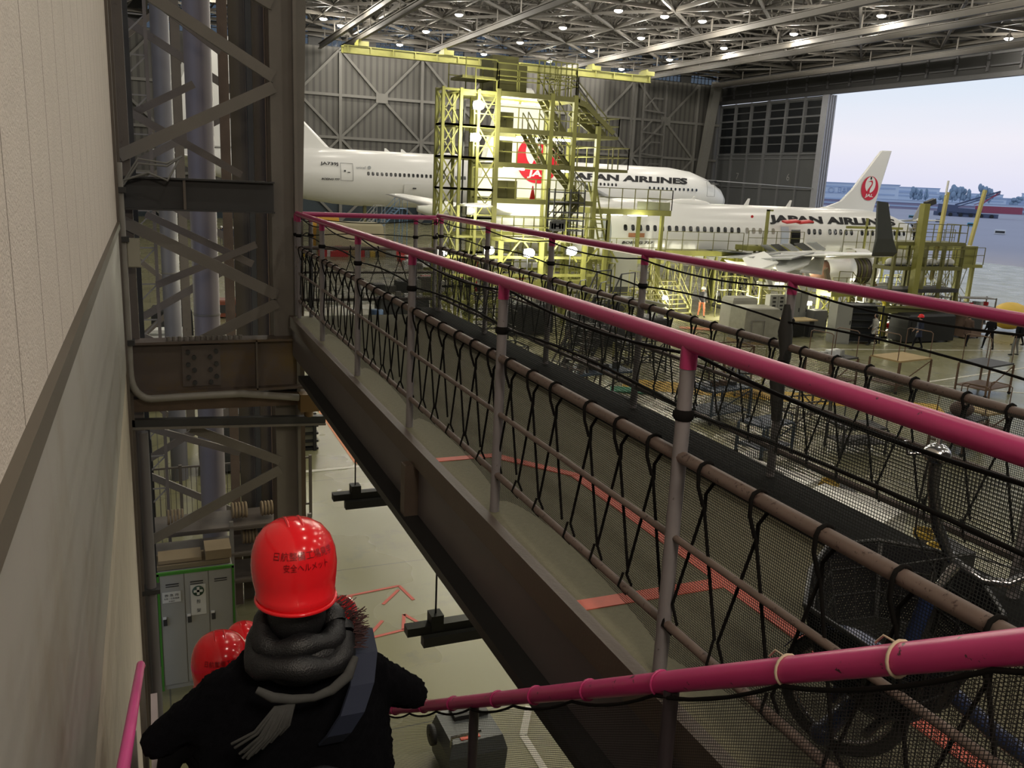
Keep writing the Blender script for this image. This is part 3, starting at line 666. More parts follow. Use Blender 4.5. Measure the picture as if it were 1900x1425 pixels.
    def ring(f, sub=3):
        pts = []; n = len(rim)
        for i in range(n):
            (a0, b0), (a1, b1) = rim[i], rim[(i+1) % n]
            for k in range(sub): g = k/sub; x, y = a0+(a1-a0)*g, b0+(b1-b0)*g; s_ = .74+.26*f; pts.append(V((cx_+(x-cx_)*s_, cy_+(y-cy_)*s_, zb+(zt-zb)*f)))
        return pts
    b = MB(); p = ring(1); b.tube(p+[p[0]], .008, 8, False); b.build('basket_rim', BLACK, t)
    b = MB()
    for i in range(3): q = ring(i/3); b.tube(q+[q[0]], .004, 5, False)
    A = ring(0, 4); B = ring(1, 4)
    for i in range(0, len(A), 2): b.tube([A[i], B[i]], .006 if i % 4 == 0 else .0025, 5, False)
    for k in range(6): b.tube([A[k+2], A[-k-6]], .003, 4, False)
    b.build('basket', BLACK, t)
    vs = []; uv = []; A = ring(0); B = ring(.96); n = len(A)
    for i in range(n+1): vs += [A[i % n], B[i % n]]; uv += [(i*.05, 0), (i*.055, .26)]
    b = MB(); b.add(vs, [(2*i, 2*i+2, 2*i+3, 2*i+1) for i in range(n)]); nv = len(vs)
    pm = netmat('basket_perforated', (.012, .012, .014), 110, .72); o = b.build('basket_mesh', pm, t); uvl = o.data.uv_layers.new(name='UVMap')
    for lp in o.data.loops: uvl.data[lp.index].uv = uv[lp.vertex_index]
    b = MB(); b.add(A, [tuple(range(len(A)))]); b.build('basket_floor', pm, t).data.uv_layers.new(name='UVMap')
    for k in (2, 5, 9, 14, 18, 23, 27):
        b = MB(); b.bar(A[k], B[k], .035, .004); b.build('basket_slat', BLACK, t)
    return t
bike()
# ================================================================ AIRCRAFT
textm = mat('dark_lettering', (.035, .035, .04), .5)
def logo(c, r, parent, ysgn=-1, flip=1, sx=1.0):
    """red circle emblem with a white long-necked bird and letters, in the XZ plane; c centre"""
    c = V(c); P = lambda u, v, w: V((c.x+u*r*sx, c.y+ysgn*w, c.z+v*r))
    b = MB(); n = 40
    def ell_(cx, cz, rx, rz, w):
        b_ = MB(); b_.add([P(cx, cz, w)]+[P(cx+rx*cos(2*pi*k/n), cz+rz*sin(2*pi*k/n), w) for k in range(n)], [(0, 1+k, 1+(k+1) % n) for k in range(n)]); return b_
    o = ell_(0, 0, 1, 1.0, .03).build('emblem', LOGOR, parent)
    ell_(.0, .30, .60, .66, .045).build('emblem_field', PLANEW, o)
    b = MB(); b.add([P(-.10, .72, .045), P(.10, .72, .045), P(.06, 1.03, .045), P(-.06, 1.03, .045)], [(0, 1, 2, 3)]); b.build('emblem_gap', PLANEW, o)
    b = MB(); pts = [(-.18, -.42), (-.12, -.12), (.02, .10), (.16, .28), (.20, .46), (.13, .58), (.0, .60)]; wd_ = [.20, .12, .075, .065, .07, .085, .05]
    vs = []
    for i, (u, v) in enumerate(pts):
        a = V((pts[min(i+1, 6)][0]-pts[max(i-1, 0)][0], pts[min(i+1, 6)][1]-pts[max(i-1, 0)][1], 0)).normalized()
        vs += [P(u-a.y*wd_[i], v+a.x*wd_[i], .06), P(u+a.y*wd_[i], v-a.x*wd_[i], .06)]
    b.add(vs, [(2*i, 2*i+1, 2*i+3, 2*i+2) for i in range(6)]); b.add([P(.02, .65, .06), P(.0, .55, .06), P(-.36, .50, .06)], [(0, 1, 2)]); b.build('emblem_bird', LOGOR, o)
    text_on('emblem_letters', 'JAL', 1, lambda u, v, w: P(u+v*.2, v-.62, .06+w), PLANEW, o, width=.95, height=.34, bold=.03)
    return o
def fuselage(xn, dr, L_, R, yc, zc, nose, tail, seg=40):
    """rings along X; nose at xn, body runs to xn-dr*L_"""
    rings = []
    st = [(0, .03, -.38), (.02, .25, -.33), (.12, .5, -.26), (.35, .74, -.14), (.65, .92, -.04), (1, 1, 0)]
    pts = [(a*nose, b, c*R) for a, b, c in st]
    pts += [(nose+(L_-tail-nose)*k/6, 1, 0) for k in range(1, 7)]
    for k in range(1, 9):
        f = k/8; r = 1-(f**1.6)*.92; pts.append((L_-tail+tail*f, r, R*(1-r)*.62))
    for s, r, dz in pts:
        rings.append([V((xn-dr*s, yc+R*r*sin(2*pi*k/seg)*1.0, zc+dz+R*r*cos(2*pi*k/seg)*(1.03))) for k in range(seg)])
    if dr < 0: rings = [r[::-1] for r in rings]
    return MB().loft(rings)
def surfY(z, R, yc, zc, out=.02): 
    q = max(-.999, min(.999, (z-zc)/(R*1.03))); return yc-R*sqrt(1-q*q)-out
def fin(poly, y, th):
    b = MB(); n = len(poly); cx = sum(p[0] for p in poly)/n; cz = sum(p[1] for p in poly)/n
    mid = [(cx+(p[0]-cx)*.93, cz+(p[1]-cz)*.97) for p in poly]
    rings = [[V((p[0], y, p[1])) for p in poly]]
    A = [V((p[0], y, p[1])) for p in poly]; B = [V((p[0], y-th, p[1])) for p in mid]; C = [V((p[0], y+th, p[1])) for p in mid]
    vs = A+B+C; fs = [(i, (i+1) % n, n+(i+1) % n, n+i) for i in range(n)]+[((i+1) % n, i, 2*n+i, 2*n+(i+1) % n) for i in range(n)]
    fs += [tuple(range(n, 2*n)), tuple(range(2*n, 3*n))[::-1]]
    return b.add(vs, fs)
def wing(root, tip, th0, th1):
    """root/tip = (xLE, xTE, y, z)"""
    prof = [(0, 0), (.04, .45), (.2, .9), (.4, 1), (.7, .6), (1, .03), (.7, -.25), (.4, -.55), (.2, -.6), (.04, -.35)]
    rings = []
    for i in range(7):
        f = i/6; xl, xt, y, z = [root[k]+(tip[k]-root[k])*f for k in range(4)]; th = th0+(th1-th0)*f
        rings.append([V((xl+(xt-xl)*a, y, z+c*th/2)) for a, c in prof])
    return MB().loft(rings)
def windows(x0, n, pitch, z, R, yc, zc, w, h, parent, skip=(), dr=1, m=None):
    for i in range(n):
        if i in skip: continue
        x = x0+i*pitch*dr; b = MB(); vs = []
        for k in range(12):
            a = 2*pi*k/12; u = w/2*max(-1, min(1, cos(a)*1.25)); v = h/2*max(-1, min(1, sin(a)*1.12)); vs.append(V((x+u, surfY(z+v, R, yc, zc, .03), z+v)))
        b.add(vs, [tuple(range(12))]); b.build('cabin_window', m or DARKW, parent)
def outline(x0, x1, z0, z1, R, yc, zc, parent, name='door_outline', m=None, t=.04):
    b = MB(); P = lambda x, z: V((x, surfY(z, R, yc, zc, .03), z)); zs = [z0+(z1-z0)*k/6 for k in range(7)]
    for x in (x0, x1):
        for a, c in zip(zs, zs[1:]): b.bar(P(x, a), P(x, c), t, t)
    for z in (z0, z1): b.bar(P(x0, z), P(x1, z), t, t)
    return b.build(name, m or mat('panel_grey', (.30, .30, .30), .5), parent)
def patch(x0, x1, z0, z1, R, yc, zc, parent, name, m, out=.03, shear=0):
    b = MB(); n = 6; vs = []
    for k in range(n+1):
        z = z0+(z1-z0)*k/n; vs += [V((x0+shear*k/n, surfY(z, R, yc, zc, out), z)), V((x1+shear*k/n, surfY(z, R, yc, zc, out), z))]
    b.add(vs, [(2*k, 2*k+1, 2*k+3, 2*k+2) for k in range(n)], True); return b.build(name, m, parent)
def nacelle(c, R, L_, parent, name='engine', open_=False):
    c = V(c); b = MB()
    prof = [(-.02, .80), (0, .86), (.06, .95), (.25, 1), (.55, .98), (.8, .85), (1, .66)]
    b.lathe(c, (-1, 0, 0), [(a*L_, r*R) for a, r in prof], 28); b.lathe(c, (-1, 0, 0), [(a*L_, r*R) for a, r in [(.0, .84), (.08, .8), (.3, .78)]][::-1], 28)
    o = b.build(name, PLANEW, parent); f = MB(); f.lathe(c, (-1, 0, 0), [(.0*L_, .02), (.12*L_, .2*R), (.25*L_, .25*R), (.26*L_, .79*R)], 20); f.build('fan', STEEL_D, o)
    q = MB(); q.lathe(c, (-1, 0, 0), [(.9*L_, .5*R), (1.15*L_, .35*R), (1.35*L_, .05*R)], 16); q.build('exhaust_cone', STEEL, o); return o

# ---- far wide-body airliner along the back of the hangar
Y7, R7, Z7 = 103, 3.1, 6.75
t = thing('airliner', (38, Y7, 3.6), 'long white wide-body airliner along the back wall of the hangar, lettering on its side', 'aircraft')
fuselage(74.9, 1, 74, R7, Y7, Z7, 9.5, 22).build('fuselage', PLANEW, t)
o = fin([(22.5, 9.6), (19.9, 9.95), (17.2, 12.57), (9.0, 21), (5.6, 21), (3.5, 16), (2.2, 9.3)], Y7, .35).build('tail_fin', PLANEW, t)
wing((8.6, 2.2, Y7-.6, 7.7), (1.9, .2, Y7-10.2, 8.6), .7, .25).build('tailplane', PLANEW, t); wing((8.6, 2.2, Y7+.6, 7.7), (4.9, .2, Y7+10.2, 8.6), .7, .25).build('tailplane', PLANEW, t)
o = wing((57, 45, Y7-2, 5.3), (37, 34.6, Y7-30, 7.6), 1.5, .3).build('wing', PLANEG, t); wing((57, 45, Y7+2, 5.3), (37, 34.6, Y7+30, 7.6), 1.5, .3).build('wing', PLANEG, t)
o = wing((67.5, 48, Y7-2.5, 4.6), (60, 48, Y7-3.6, 4.3), 1.8, 1.2).build('wing_root_fairing', PLANEW, t)
nacelle((57, Y7-10, 4.2), 1.75, 7, t); nacelle((57, Y7+10, 4.2), 1.75, 7, t)
windows(23.7, 36, .53, 7.32, R7, Y7, Z7, .30, .42, t); windows(52.6, 7, .56, 7.35, R7, Y7, Z7, .28, .36, t); windows(61, 12, .66, 7.15, R7, Y7, Z7, .28, .36, t)
outline(20.55, 21.95, 6.45, 8.35, R7, Y7, Z7, t); outline(70, 71.2, 6.4, 8.3, R7, Y7, Z7, t)
b = MB(); b.box(20.9, 21.1, 99.85, 99.9, 7.4, 7.6); b.box(21.3, 21.6, 99.85, 99.9, 7.3, 7.4); b.build('door_marks', textm, t)
o = patch(27.9, 29.9, 4.1, 6.35, R7, Y7, Z7, t, 'cargo_door', PLANEW, .22); b = MB(); b.box(28.9, 29.3, 99.6, 99.7, 5.8, 5.95); b.build('door_latch', textm, o)
S7 = lambda sh=0: (lambda u, v, w, x=0, z=0: None)
def ftext(body, xc, z, wid, hei, R, yc, zc, par, sh=0, bold=.0, m=None, name='lettering'):
    return text_on(name, body, 1, lambda u, v, w: V((xc+u+v*sh, surfY(z+v, R, yc, zc, .04+abs(w)), z+v)), m or textm, par, width=wid, height=hei, bold=bold)
ftext('JAPAN AIRLINES', 58.1, 8.12, 17.6, 1.02, R7, Y7, Z7, t, .25, .05)
ftext('JA739J', 19.3, 8.18, 2.0, .42, R7, Y7, Z7, t, 0, .03); ftext('BOEING 777', 19.4, 6.52, 2.0, .22, R7, Y7, Z7, t, .3, .04)
ftext('unicef', 22.9, 7.95, 1.1, .34, R7, Y7, Z7, t, 0, 0, mat('faint_grey', (.42, .44, .46), .5)); b = MB(); b.cyl((23.8, 99.97, 7.98), (23.8, 99.9, 7.98), .2, 14); b.build('round_badge', mat('faint_grey', (.4, .42, .45)), t)
patch(74.9-4.3, 74.9-2.9, 7.95, 8.5, R7*.86, Y7, Z7+.0, t, 'cockpit_window', DARKW, .55, -.3)
b = MB(); b.poly([(73.3, Y7-1.3, 7.75), (73.9, Y7-.9, 7.65), (72.9, Y7-1.2, 8.35), (72.4, Y7-1.6, 8.35)], (0, .03, 0)); b.build('cockpit_window', DARKW, t)
for x in (26.6, 28.6): fin([(x-.3, 9.85), (x+.5, 9.85), (x-.1, 10.3), (x-.3, 10.3)], Y7, .05).build('antenna', PLANEW, t)
b = MB(); b.ell((34.3, Y7, 9.85), (1.4, .6, .35)); b.build('radome_blister', PLANEW, t)
for x in (24, 45, 66):
    b = MB(); b.bar((x, Y7, .1), (x, Y7, 4.6), .35); b.bar((x-.9, Y7-.9, .05), (x+.9, Y7+.9, .05), .3, .1); b.build('jack', YELD, t)

# ---- near narrow-body airliner with a docking tower round its tail
Y3, R3, Z3 = 47, 1.92, 4.45
t = thing('airliner', (33, Y3, 2.5), 'white narrow-body airliner in the middle with its tail inside the yellow docking tower', 'aircraft'); J3 = t
fuselage(51.9, 1, 38, R3, Y3, Z3, 6.0, 12.5).build('fuselage', PLANEW, t)
o = fin([(26.8, 6.3), (24.6, 6.75), (23.2, 7.9), (20.45, 12.4), (18.6, 12.4), (17.0, 6.4), (17.2, 5.8)], Y3, .17).build('tail_fin', PLANEW, t)
logo((21.0, Y3-.2, 8.55), 1.36, o)
wing((19.5, 15.3, Y3-.6, 5.45), (15.4, 13.9, Y3-7.1, 6.1), .45, .15).build('tailplane', PLANEW, t); wing((19.5, 15.3, Y3+.6, 5.45), (15.4, 13.9, Y3+7.1, 6.1), .45, .15).build('tailplane', PLANEW, t)
wg = wing((40.2, 32.0, Y3-1.5, 3.2), (31.5, 30.2, 30, 4.75), .85, .22).build('wing', PLANEW, t)
b = MB(); b.loft([[V((31.5, 30, 4.7)), V((30.2, 30, 4.7)), V((30.2, 29.8, 4.9)), V((31.5, 29.8, 4.9))], [V((30.95, 29.72, 5.5)), V((29.98, 29.72, 5.5)), V((29.98, 29.6, 5.5)), V((30.95, 29.6, 5.5))], [V((30.15, 29.5, 7.1)), V((29.55, 29.5, 7.15)), V((29.55, 29.42, 7.15)), V((30.15, 29.42, 7.1))]], smooth=False); b.build('winglet', mat('winglet_backlit', (.065, .07, .07), .5), t)  # backlit darkness of the winglet put into its colour
wg2 = wing((40.2, 32.0, Y3+1.5, 3.2), (69.3-38, 30, Y3+17, 4.75), .85, .22).build('wing', PLANEW, t)
# opened flaps, ribs and spoilers on the near wing
ff = mat('flap_grey', (.30, .31, .31), .45, 0, .1, 2); fk = mat('open_bay', (.05, .05, .045), .6)
for i, (f0, f1, dx, dz) in enumerate(((.02, .22, -.7, .35), (.26, .44, -.75, -.1), (.48, .66, -.6, -.2))):
    def wp(f, c): 
        r = (40.2, 32.0, Y3-1.5, 3.2); q = (31.5, 30.2, 30, 4.75); xl, xt, y, z = [r[k]+(q[k]-r[k])*f for k in range(4)]; return V((xl+(xt-xl)*c, y, z))
    b = MB(); a, c = wp(f0, .78), wp(f1, .78); d, e_ = wp(f0, 1.0)+V((dx, 0, dz)), wp(f1, 1.0)+V((dx, 0, dz)); b.poly([a+V((0,0,.12)), c+V((0,0,.12)), e_, d], (0, 0, .07)); b.build('flap', ff if i else mat('flap_dark', (.10, .105, .10), .5), t)
for i in range(6):
    f = .08+i*.1; a = wp(f, .55)+V((0, 0, .32)); c = wp(f+.07, .55)+V((0, 0, .32)); b = MB(); b.poly([a, c, c+V((-.7, 0, .35)), a+V((-.7, 0, .35))], (0, 0, .05)); b.build('spoiler', fk if i % 2 == 0 else ff, t)
for f in (.2, .38, .55):
    p = wp(f, .82); b = MB(); b.loft([[p+V((1.3-2.8*s, w_*r, -.15-.28*r+h_*r*.28)) for w_, h_ in ((-.2, -1), (.2, -1), (.25, .4), (-.25, .4))] for s, r in ((0, .1), (.3, 1), (.7, 1), (1, .1))]); b.build('flap_track_fairing', PLANEW, t)
b = MB(); b.bar(wp(.06, .02)+V((.1,0,.12)), wp(.3, .02)+V((.1,0,.12)), .35, .06); b.bar(wp(.34, .02)+V((.1,0,.12)), wp(.95, .02)+V((.1,0,.12)), .3, .05); b.build('leading_edge_slat', PLANEW, t)
c = V((39.3, 41, 2.85))
en = MB(); en.lathe(c, (-1, 0, 0), [(0, .9), (.02, 1.03), (.6, 1.06), (1.3, 1.0), (1.9, .82)], 32); o = en.build('thrust_cowl', PLANEW, t)
en = MB(); en.lathe(c, (-1, 0, 0), [(1.6, .6), (2.3, .5), (3.0, .38), (3.2, .1)], 24); en.build('exhaust_nozzle', mat('copper_part', (.3, .17, .12), .4, .4), o)
en = MB(); en.lathe(c, (1, 0, 0), [(0, .82), (.3, .8), (1.3, .86)], 24); o = en.build('engine_core', mat('engine_brown', (.16, .14, .12), .45, .5, .5, 6), t)
for i in range(6):
    rg = MB(); rg.lathe(c, (1, 0, 0), [(.1+i*.2, .84), (.14+i*.2, .93), (.18+i*.2, .84)], 20); rg.build('pipe_ring', STEEL if i % 2 else YELD, o)
en = MB(); en.lathe(c, (1, 0, 0), [(1.3, .9), (1.32, 1.03), (1.7, 1.0), (1.9, .9), (1.88, .8), (1.5, .78)], 32); en.build('intake_lip', PLANEW, t)
en = MB(); en.add([c+V((.2+1.1*k, -cos(a)*1.2, sin(a)*1.25+.1)) for a in [pi*.22+pi*.4*j/8 for j in range(9)] for k in (0, 1)], [(2*j, 2*j+1, 2*j+3, 2*j+2) for j in range(8)], True); en.build('open_fan_cowl', PLANEW, t)
fn = MB(); fn.lathe(c, (1, 0, 0), [(1.2, .05), (1.5, .25), (1.5, .78)][::-1], 20); fn.build('fan', STEEL_D, t)
for q, (pa, pb, pc, pd) in enumerate((((31.16, 38.0, 3.87), (32.78, 36.5, 4.40), (30.93, 34.8, 3.90), (29.74, 35.5, 3.28)), ((33.06, 36.5, 4.26), (33.19, 36.2, 4.0), (31.6, 34.5, 3.42), (30.42, 34.8, 3.50)), ((30.43, 39.5, 3.72), (31.05, 38.5, 4.17), (30.42, 36.5, 3.78), (29.58, 37.5, 3.13)))):
    b = MB(); b.poly([pa, pb, pc, pd], (0, 0, -.08)); b.build('drooped_flap', PLANEW, t)
for k in range(4):
    x = 30.2+k*.95; b = MB(); b.bar((x, 37.2-k*.45, 3.2+.1*k), (x+.7, 37.4-k*.45, 2.3), .12, .3); b.build('flap_actuator', mat('actuator_tan', (.32, .25, .17), .4) if k % 2 else PLANEW, t)
b = MB(); b.box(38.5, 38.9, 40.1, 40.2, 3.75, 4.05); b.build('red_tag', RED, t)
b = MB(); b.box(35.6, 38.4, 40.85, 41.15, 3.75, 4.0); b.build('pylon', PLANEW, t)
nacelle((40.2, 53, 2.85), 1.05, 3.4, t)
pt = [k for k in range(44)]
windows(26.1, 17, .508, 4.9, R3, Y3, Z3, .24, .36, t); windows(26.1+17*.508+.15, 5, .508, 4.9, R3, Y3, Z3, .24, .36, t, m=mat('shaded_window', (.30, .28, .24), .4)); windows(39.8, 3, .46, 4.93, R3, Y3, Z3, .24, .36, t); windows(41.55, 11, .46, 4.95, R3, Y3, Z3, .24, .36, t, (5,)); windows(47.2, 3, .42, 4.97, R3, Y3, Z3, .22, .34, t)
patch(38.35, 39.1, 3.95, 5.05, R3, Y3, Z3, t, 'open_exit', DARKW, .03); patch(37.55, 38.15, 4.1, 5.2, R3, Y3, Z3, t, 'overwing_exit_panel', mat('pale_blue_panel', (.55, .62, .72), .4), .05)
patch(24.55, 25.15, 4.0, 5.4, R3, Y3, Z3, t, 'rear_door', mat('door_grey', (.33, .35, .36), .4), .04)
for x in (37.7, 38.75):
    b = MB(); b.loft([[V((x-.55+1.1*k, 44.7, 5.62+.1*k)), V((x-.55+1.1*k, 44.2, 5.5+.12*k)), V((x-.5+1.1*k, 44.25, 5.42+.12*k)), V((x-.5+1.1*k, 44.75, 5.5+.1*k))] for k in (0, .5, 1)]); b.build('raised_exit_hatch', RED, t)
ftext('JAPAN AIRLINES', 42.1, 5.62, 10.7, .58, R3, Y3, Z3, t, .2, .05); ftext('BOEING 737', 27.0, 4.03, 2.1, .16, R3, Y3, Z3, t, .3, .03)
patch(26.3, 27.4, 4.35, 4.6, R3, Y3, Z3, t, 'flag_patch', mat('orange_patch', (.45, .2, .1)), .04)
b = MB(); b.cyl((35.0, 44.95, 5.78), (35.0, 44.9, 5.78), .09, 12); b.build('red_dot', RED, t)
patch(33.5, 44.5, 2.75, 3.15, R3, Y3, Z3, t, 'primed_belly', mat('primer_yellow', (.45, .46, .05), .5), .03)
patch(39.3, 44.6, 3.15, 3.45, R3, Y3, Z3, t, 'primed_panel', MT['primer_yellow'], .03)
b = MB(); b.poly([(50.2, Y3-1.35, 5.05), (50.75, Y3-.95, 5.0), (50.35, Y3-.75, 5.5), (49.8, Y3-1.1, 5.55)], (0, .05, 0)); b.poly([(49.3, Y3-1.62, 5.05), (50.05, Y3-1.42, 5.05), (49.7, Y3-1.15, 5.55), (49.2, Y3-1.3, 5.6)], (0, .05, 0)); b.build('cockpit_window', DARKW, t)
b = MB(); b.ell((31.6, Y3, 6.38), (1.6, .55, .30), 24, 10); b.build('radome_blister', PLANEW, t)
b = MB(); b.ell((42.8, Y3, 6.36), (.75, .3, .18), 16, 8); b.build('small_blister', PLANEW, t)
for x in (31.6+.2, 36.0, 39.4, 48.0): fin([(x-.2, 6.35), (x+.2, 6.35), (x+.3, 6.85), (x+.15, 6.85)], Y3, .03).build('antenna', PLANEW if x > 30 else YEL, t)
for x, y in ((38, Y3), (36, Y3-3), (36, Y3+3), (47, Y3), (22, Y3)):
    b = MB(); b.bar((x, y, .05), (x, y, 2.7), .25); b.bar((x-.7, y-.7, .05), (x+.7, y+.7, .05), .2, .1); b.bar((x-.7, y+.7, .05), (x+.7, y-.7, .05), .2, .1); b.build('jack', YELD, t)
b = MB(); b.tube([(52.4, Y3+.3, 4.3), (52.4, Y3+.3, 4.3)], .1, 4)

# ---- third airliner behind: only its fin shows
t = thing('airliner', (50, 69, 2), 'white airliner hidden behind the middle one, only its tall red-emblem fin showing against the sky', 'aircraft')
fuselage(33.5, -1, 38, 1.92, 69, 3.9, 6, 12.5).build('fuselage', PLANEW, t)
o = fin([(61.2, 5.7), (64.2, 6.7), (65.6, 7.95), (68.9, 11.92), (70.2, 11.95), (68.75, 5.7)], 69, .16).build('tail_fin', PLANEW, t)
logo((67.75, 69-.2, 8.15), 1.2, o, sx=.93)
wing((66, 70, 68.4, 4.9), (70, 71.4, 62, 5.4), .4, .15).build('tailplane', PLANEW, t); wing((66, 70, 69.6, 4.9), (70, 71.4, 76, 5.4), .4, .15).build('tailplane', PLANEW, t)
wing((46, 54, 67.5, 2.9), (54, 55.3, 53, 4.3), .8, .2).build('wing', PLANEW, t); wing((46, 54, 70.5, 2.9), (54, 55.3, 86, 4.3), .8, .2).build('wing', PLANEW, t)
fin([(68.9, 5.3), (69.6, 5.3), (70.5, 7.15), (69.7, 6.75)], 64, .06).build('winglet', PLANEG, t)
b = MB(); b.bar((68.9, 64, 5.3), (66, 65.5, 4.9), .5, .12); b.build('winglet_arm', PLANEG, t)
for x in (40, 53):
    b = MB(); b.bar((x, 69, 0.3), (x, 69, 2.2), .2); b.cyl((x, 68.6, .5), (x, 69.4, .5), .5, 16); b.build('landing_gear', STEEL_D, t)

# ================================================================ YELLOW DOCKING TOWER
def guard(b, p, q, h=1.05, n=None, r=.03, mids=(.55,)):
    p, q = V(p), V(q); L_ = (q-p).length; n = n or max(1, round(L_/1.2)); up = V((0, 0, 1))
    for k in range(n+1): b.bar(p+(q-p)*k/n, p+(q-p)*k/n+up*h, r*1.6)
    for m_ in (*mids, 1): b.bar(p+up*h*m_, q+up*h*m_, r*1.6)
def xpanel(b, p, q, z0, z1, w=.06):
    b.bar((*p, z0), (*q, z1), w); b.bar((*p, z1), (*q, z0), w)
def stairflight(parent, p, q, w, n, m, name='stair_flight', rail=True, side=(0, 1, 0)):
    p, q = V(p), V(q); s = V(side)*w/2; b = MB()
    for sg in (-1, 1): b.bar(p+s*sg, q+s*sg, .05, .22)
    if rail:
        for sg in (-1, 1):
            b.bar(p+s*sg+V((0, 0, .95)), q+s*sg+V((0, 0, .95)), .05)
            for k in range(4): c = p+(q-p)*k/3+s*sg; b.bar(c, c+V((0, 0, .95)), .04)
    d = V((q.x-p.x, q.y-p.y, 0)).normalized()*.13
    for k in range(n):
        c = p+(q-p)*(k+.5)/n; b.bar(c-s, c+s, .24, .04)
    return b.build(name, m, parent)
T = thing('docking_tower', (18, 42, 0), 'tall yellow multi-level maintenance scaffold tower wrapped round the airliner tail', 'scaffold')
lv = [0, 2.2, 4.5, 6.35, 8.1, 9.75, 11.45]
x0, x1, y0, y1 = 16.1, 21.7, 41, 44.3
for x in (x0, 19.0, 20.3, x1):
    for y in (y0, y1) if x != 19.0 else (y0,):
        b = MB(); b.box(x-.11, x+.11, y-.11, y+.11, 0, 11.6 if x < 21 else 10.2); b.build('post', YEL if x != x0 else YELD, T)
for i, z in enumerate(lv[1:]):
    xe = x1 if z < 11 else 20.4
    b = MB(); b.box(x0-.1, xe+.1, y0-.1, y0+.1, z-.18, z+.06); b.box(x0-.1, xe+.1, y1-.1, y1+.1, z-.18, z+.06); b.box(x0, xe, y0, 41.9, z-.03, z+.03)
    b.box(x0, 17.0, y0, y1, z-.03, z+.03); b.box(xe-.1, xe+.1, y0, y1, z-.18, z+.06); b.build('platform', YELD if z > 4.6 else YEL, T)
    g = MB(); guard(g, (x0, y0, z), (xe, y0, z)); guard(g, (xe, y0, z), (xe, y1, z)); g.build('guard_rail', YEL, T)
for (z0, z1, xa, xb) in ((9.7, 11.4, 19.9, 18.6), (8.1, 9.7, 18.9, 17.8), (6.35, 8.1, 21.2, 19.4), (4.5, 6.35, 19.4, 21), (9.75, 11.4, 22.2, 20.4), (8.1, 9.75, 20.2, 18.7)):
    stairflight(T, (xa, y0+.5, z0), (xb, y0+.5, z1), .7, 7, YELD)
# mast on the left: lattice lift shaft
for x in (13.3, 14.2, 15.1):
    for y in (y0, 42):
        b = MB(); b.box(x-.07, x+.07, y-.07, y+.07, 0, 11.5); b.build('mast_post', YEL, T)
zz = [.3, 2, 3.7, 5.4, 6.8, 8.3, 9.8, 11.4]
for a, c in zip(zz, zz[1:]):
    b = MB(); xpanel(b, (13.3, y0), (14.2, y0), a, c); xpanel(b, (13.3, 42), (14.2, 42), a, c); xpanel(b, (13.3, y0), (13.3, 42), a, c); xpanel(b, (15.1, y0), (x0, y0), a, c, .05)
    for z in (a, c): b.box(13.25, 15, y0-.05, y0+.05, z-.05, z+.05); b.box(13.25, 13.35, y0, 42, z-.05, z+.05); b.box(14.95, x0, y0-.05, y0+.05, z-.05, z+.05)
    b.build('mast_bracing', YEL, T)
for x in (13.5, 14.6):
    b = MB(); b.bar((x, 41.6, 0), (x, 41.6, 11), .07); b.build('lift_rail', BLACK, T)
# left bay platforms with people level lamps
for z in (4.5, 6.8, 8.3, 9.8, 11.4):
    b = MB(); b.box(14, x0, y0, y1, z-.08, z+.02); guard(b, (14.9, y0, z), (x0, y0, z)); b.build('side_platform', YEL, T)
# upper telescopic cabin and top platforms
b = MB(); b.box(16.1, 20.4, y0, y1, 11.35, 11.5); guard(b, (14.4, y0, 12.0), (16.0, y0, 12.0), .9); guard(b, (14.2, 43, 11.6), (16.0, 43, 11.6), 1.2); guard(b, (16, y0, 11.5), (20.3, y0, 11.5), 1.3); guard(b, (18.2, y0, 11.5), (20.3, y0, 11.5), 1.6, 7); b.build('top_platform', YEL, T)
b = MB(); b.box(16.2, 18.0, 42, 44, 11.5, 12.9); b.box(16.2, 17.6, 42.2, 43.8, 12.9, 13.3); b.build('machine_cabin', YELD, T)
b = MB(); b.box(14.3, 16.0, 41.2, 43, 12.0, 12.12); b.box(14.3, 16, 41.2, 43, 11.2, 11.35); b.build('side_deck', YELD, T)
b = MB(); b.bar((20.3, y0, 11.35), (20.9, y0, 11.2), .2, .25); b.bar((20.9, y0, 11.2), (22.6, y0, 9.9), .14, .22); b.bar((20.3, y0+.6, 10.8), (21.9, y0+.6, 9.8), .14, .25); b.build('sloping_beam', YELD, T)
b = MB(); b.box(x1, 22.9, y0, y1, 9.6, 9.75); guard(b, (x1, y0, 9.75), (22.9, y0, 9.75), .9); guard(b, (22.9, y0, 9.75), (22.9, y1, 9.75), .9); b.build('right_platform', YELD, T)
b = MB(); b.box(x1, 23.6, y0, y1, 7.95, 8.1); guard(b, (x1, y0, 8.1), (23.6, y0, 8.1), 1.1); guard(b, (23.6, y0, 8.1), (23.6, y1, 8.1), 1.1); b.build('right_platform', YELD, T)
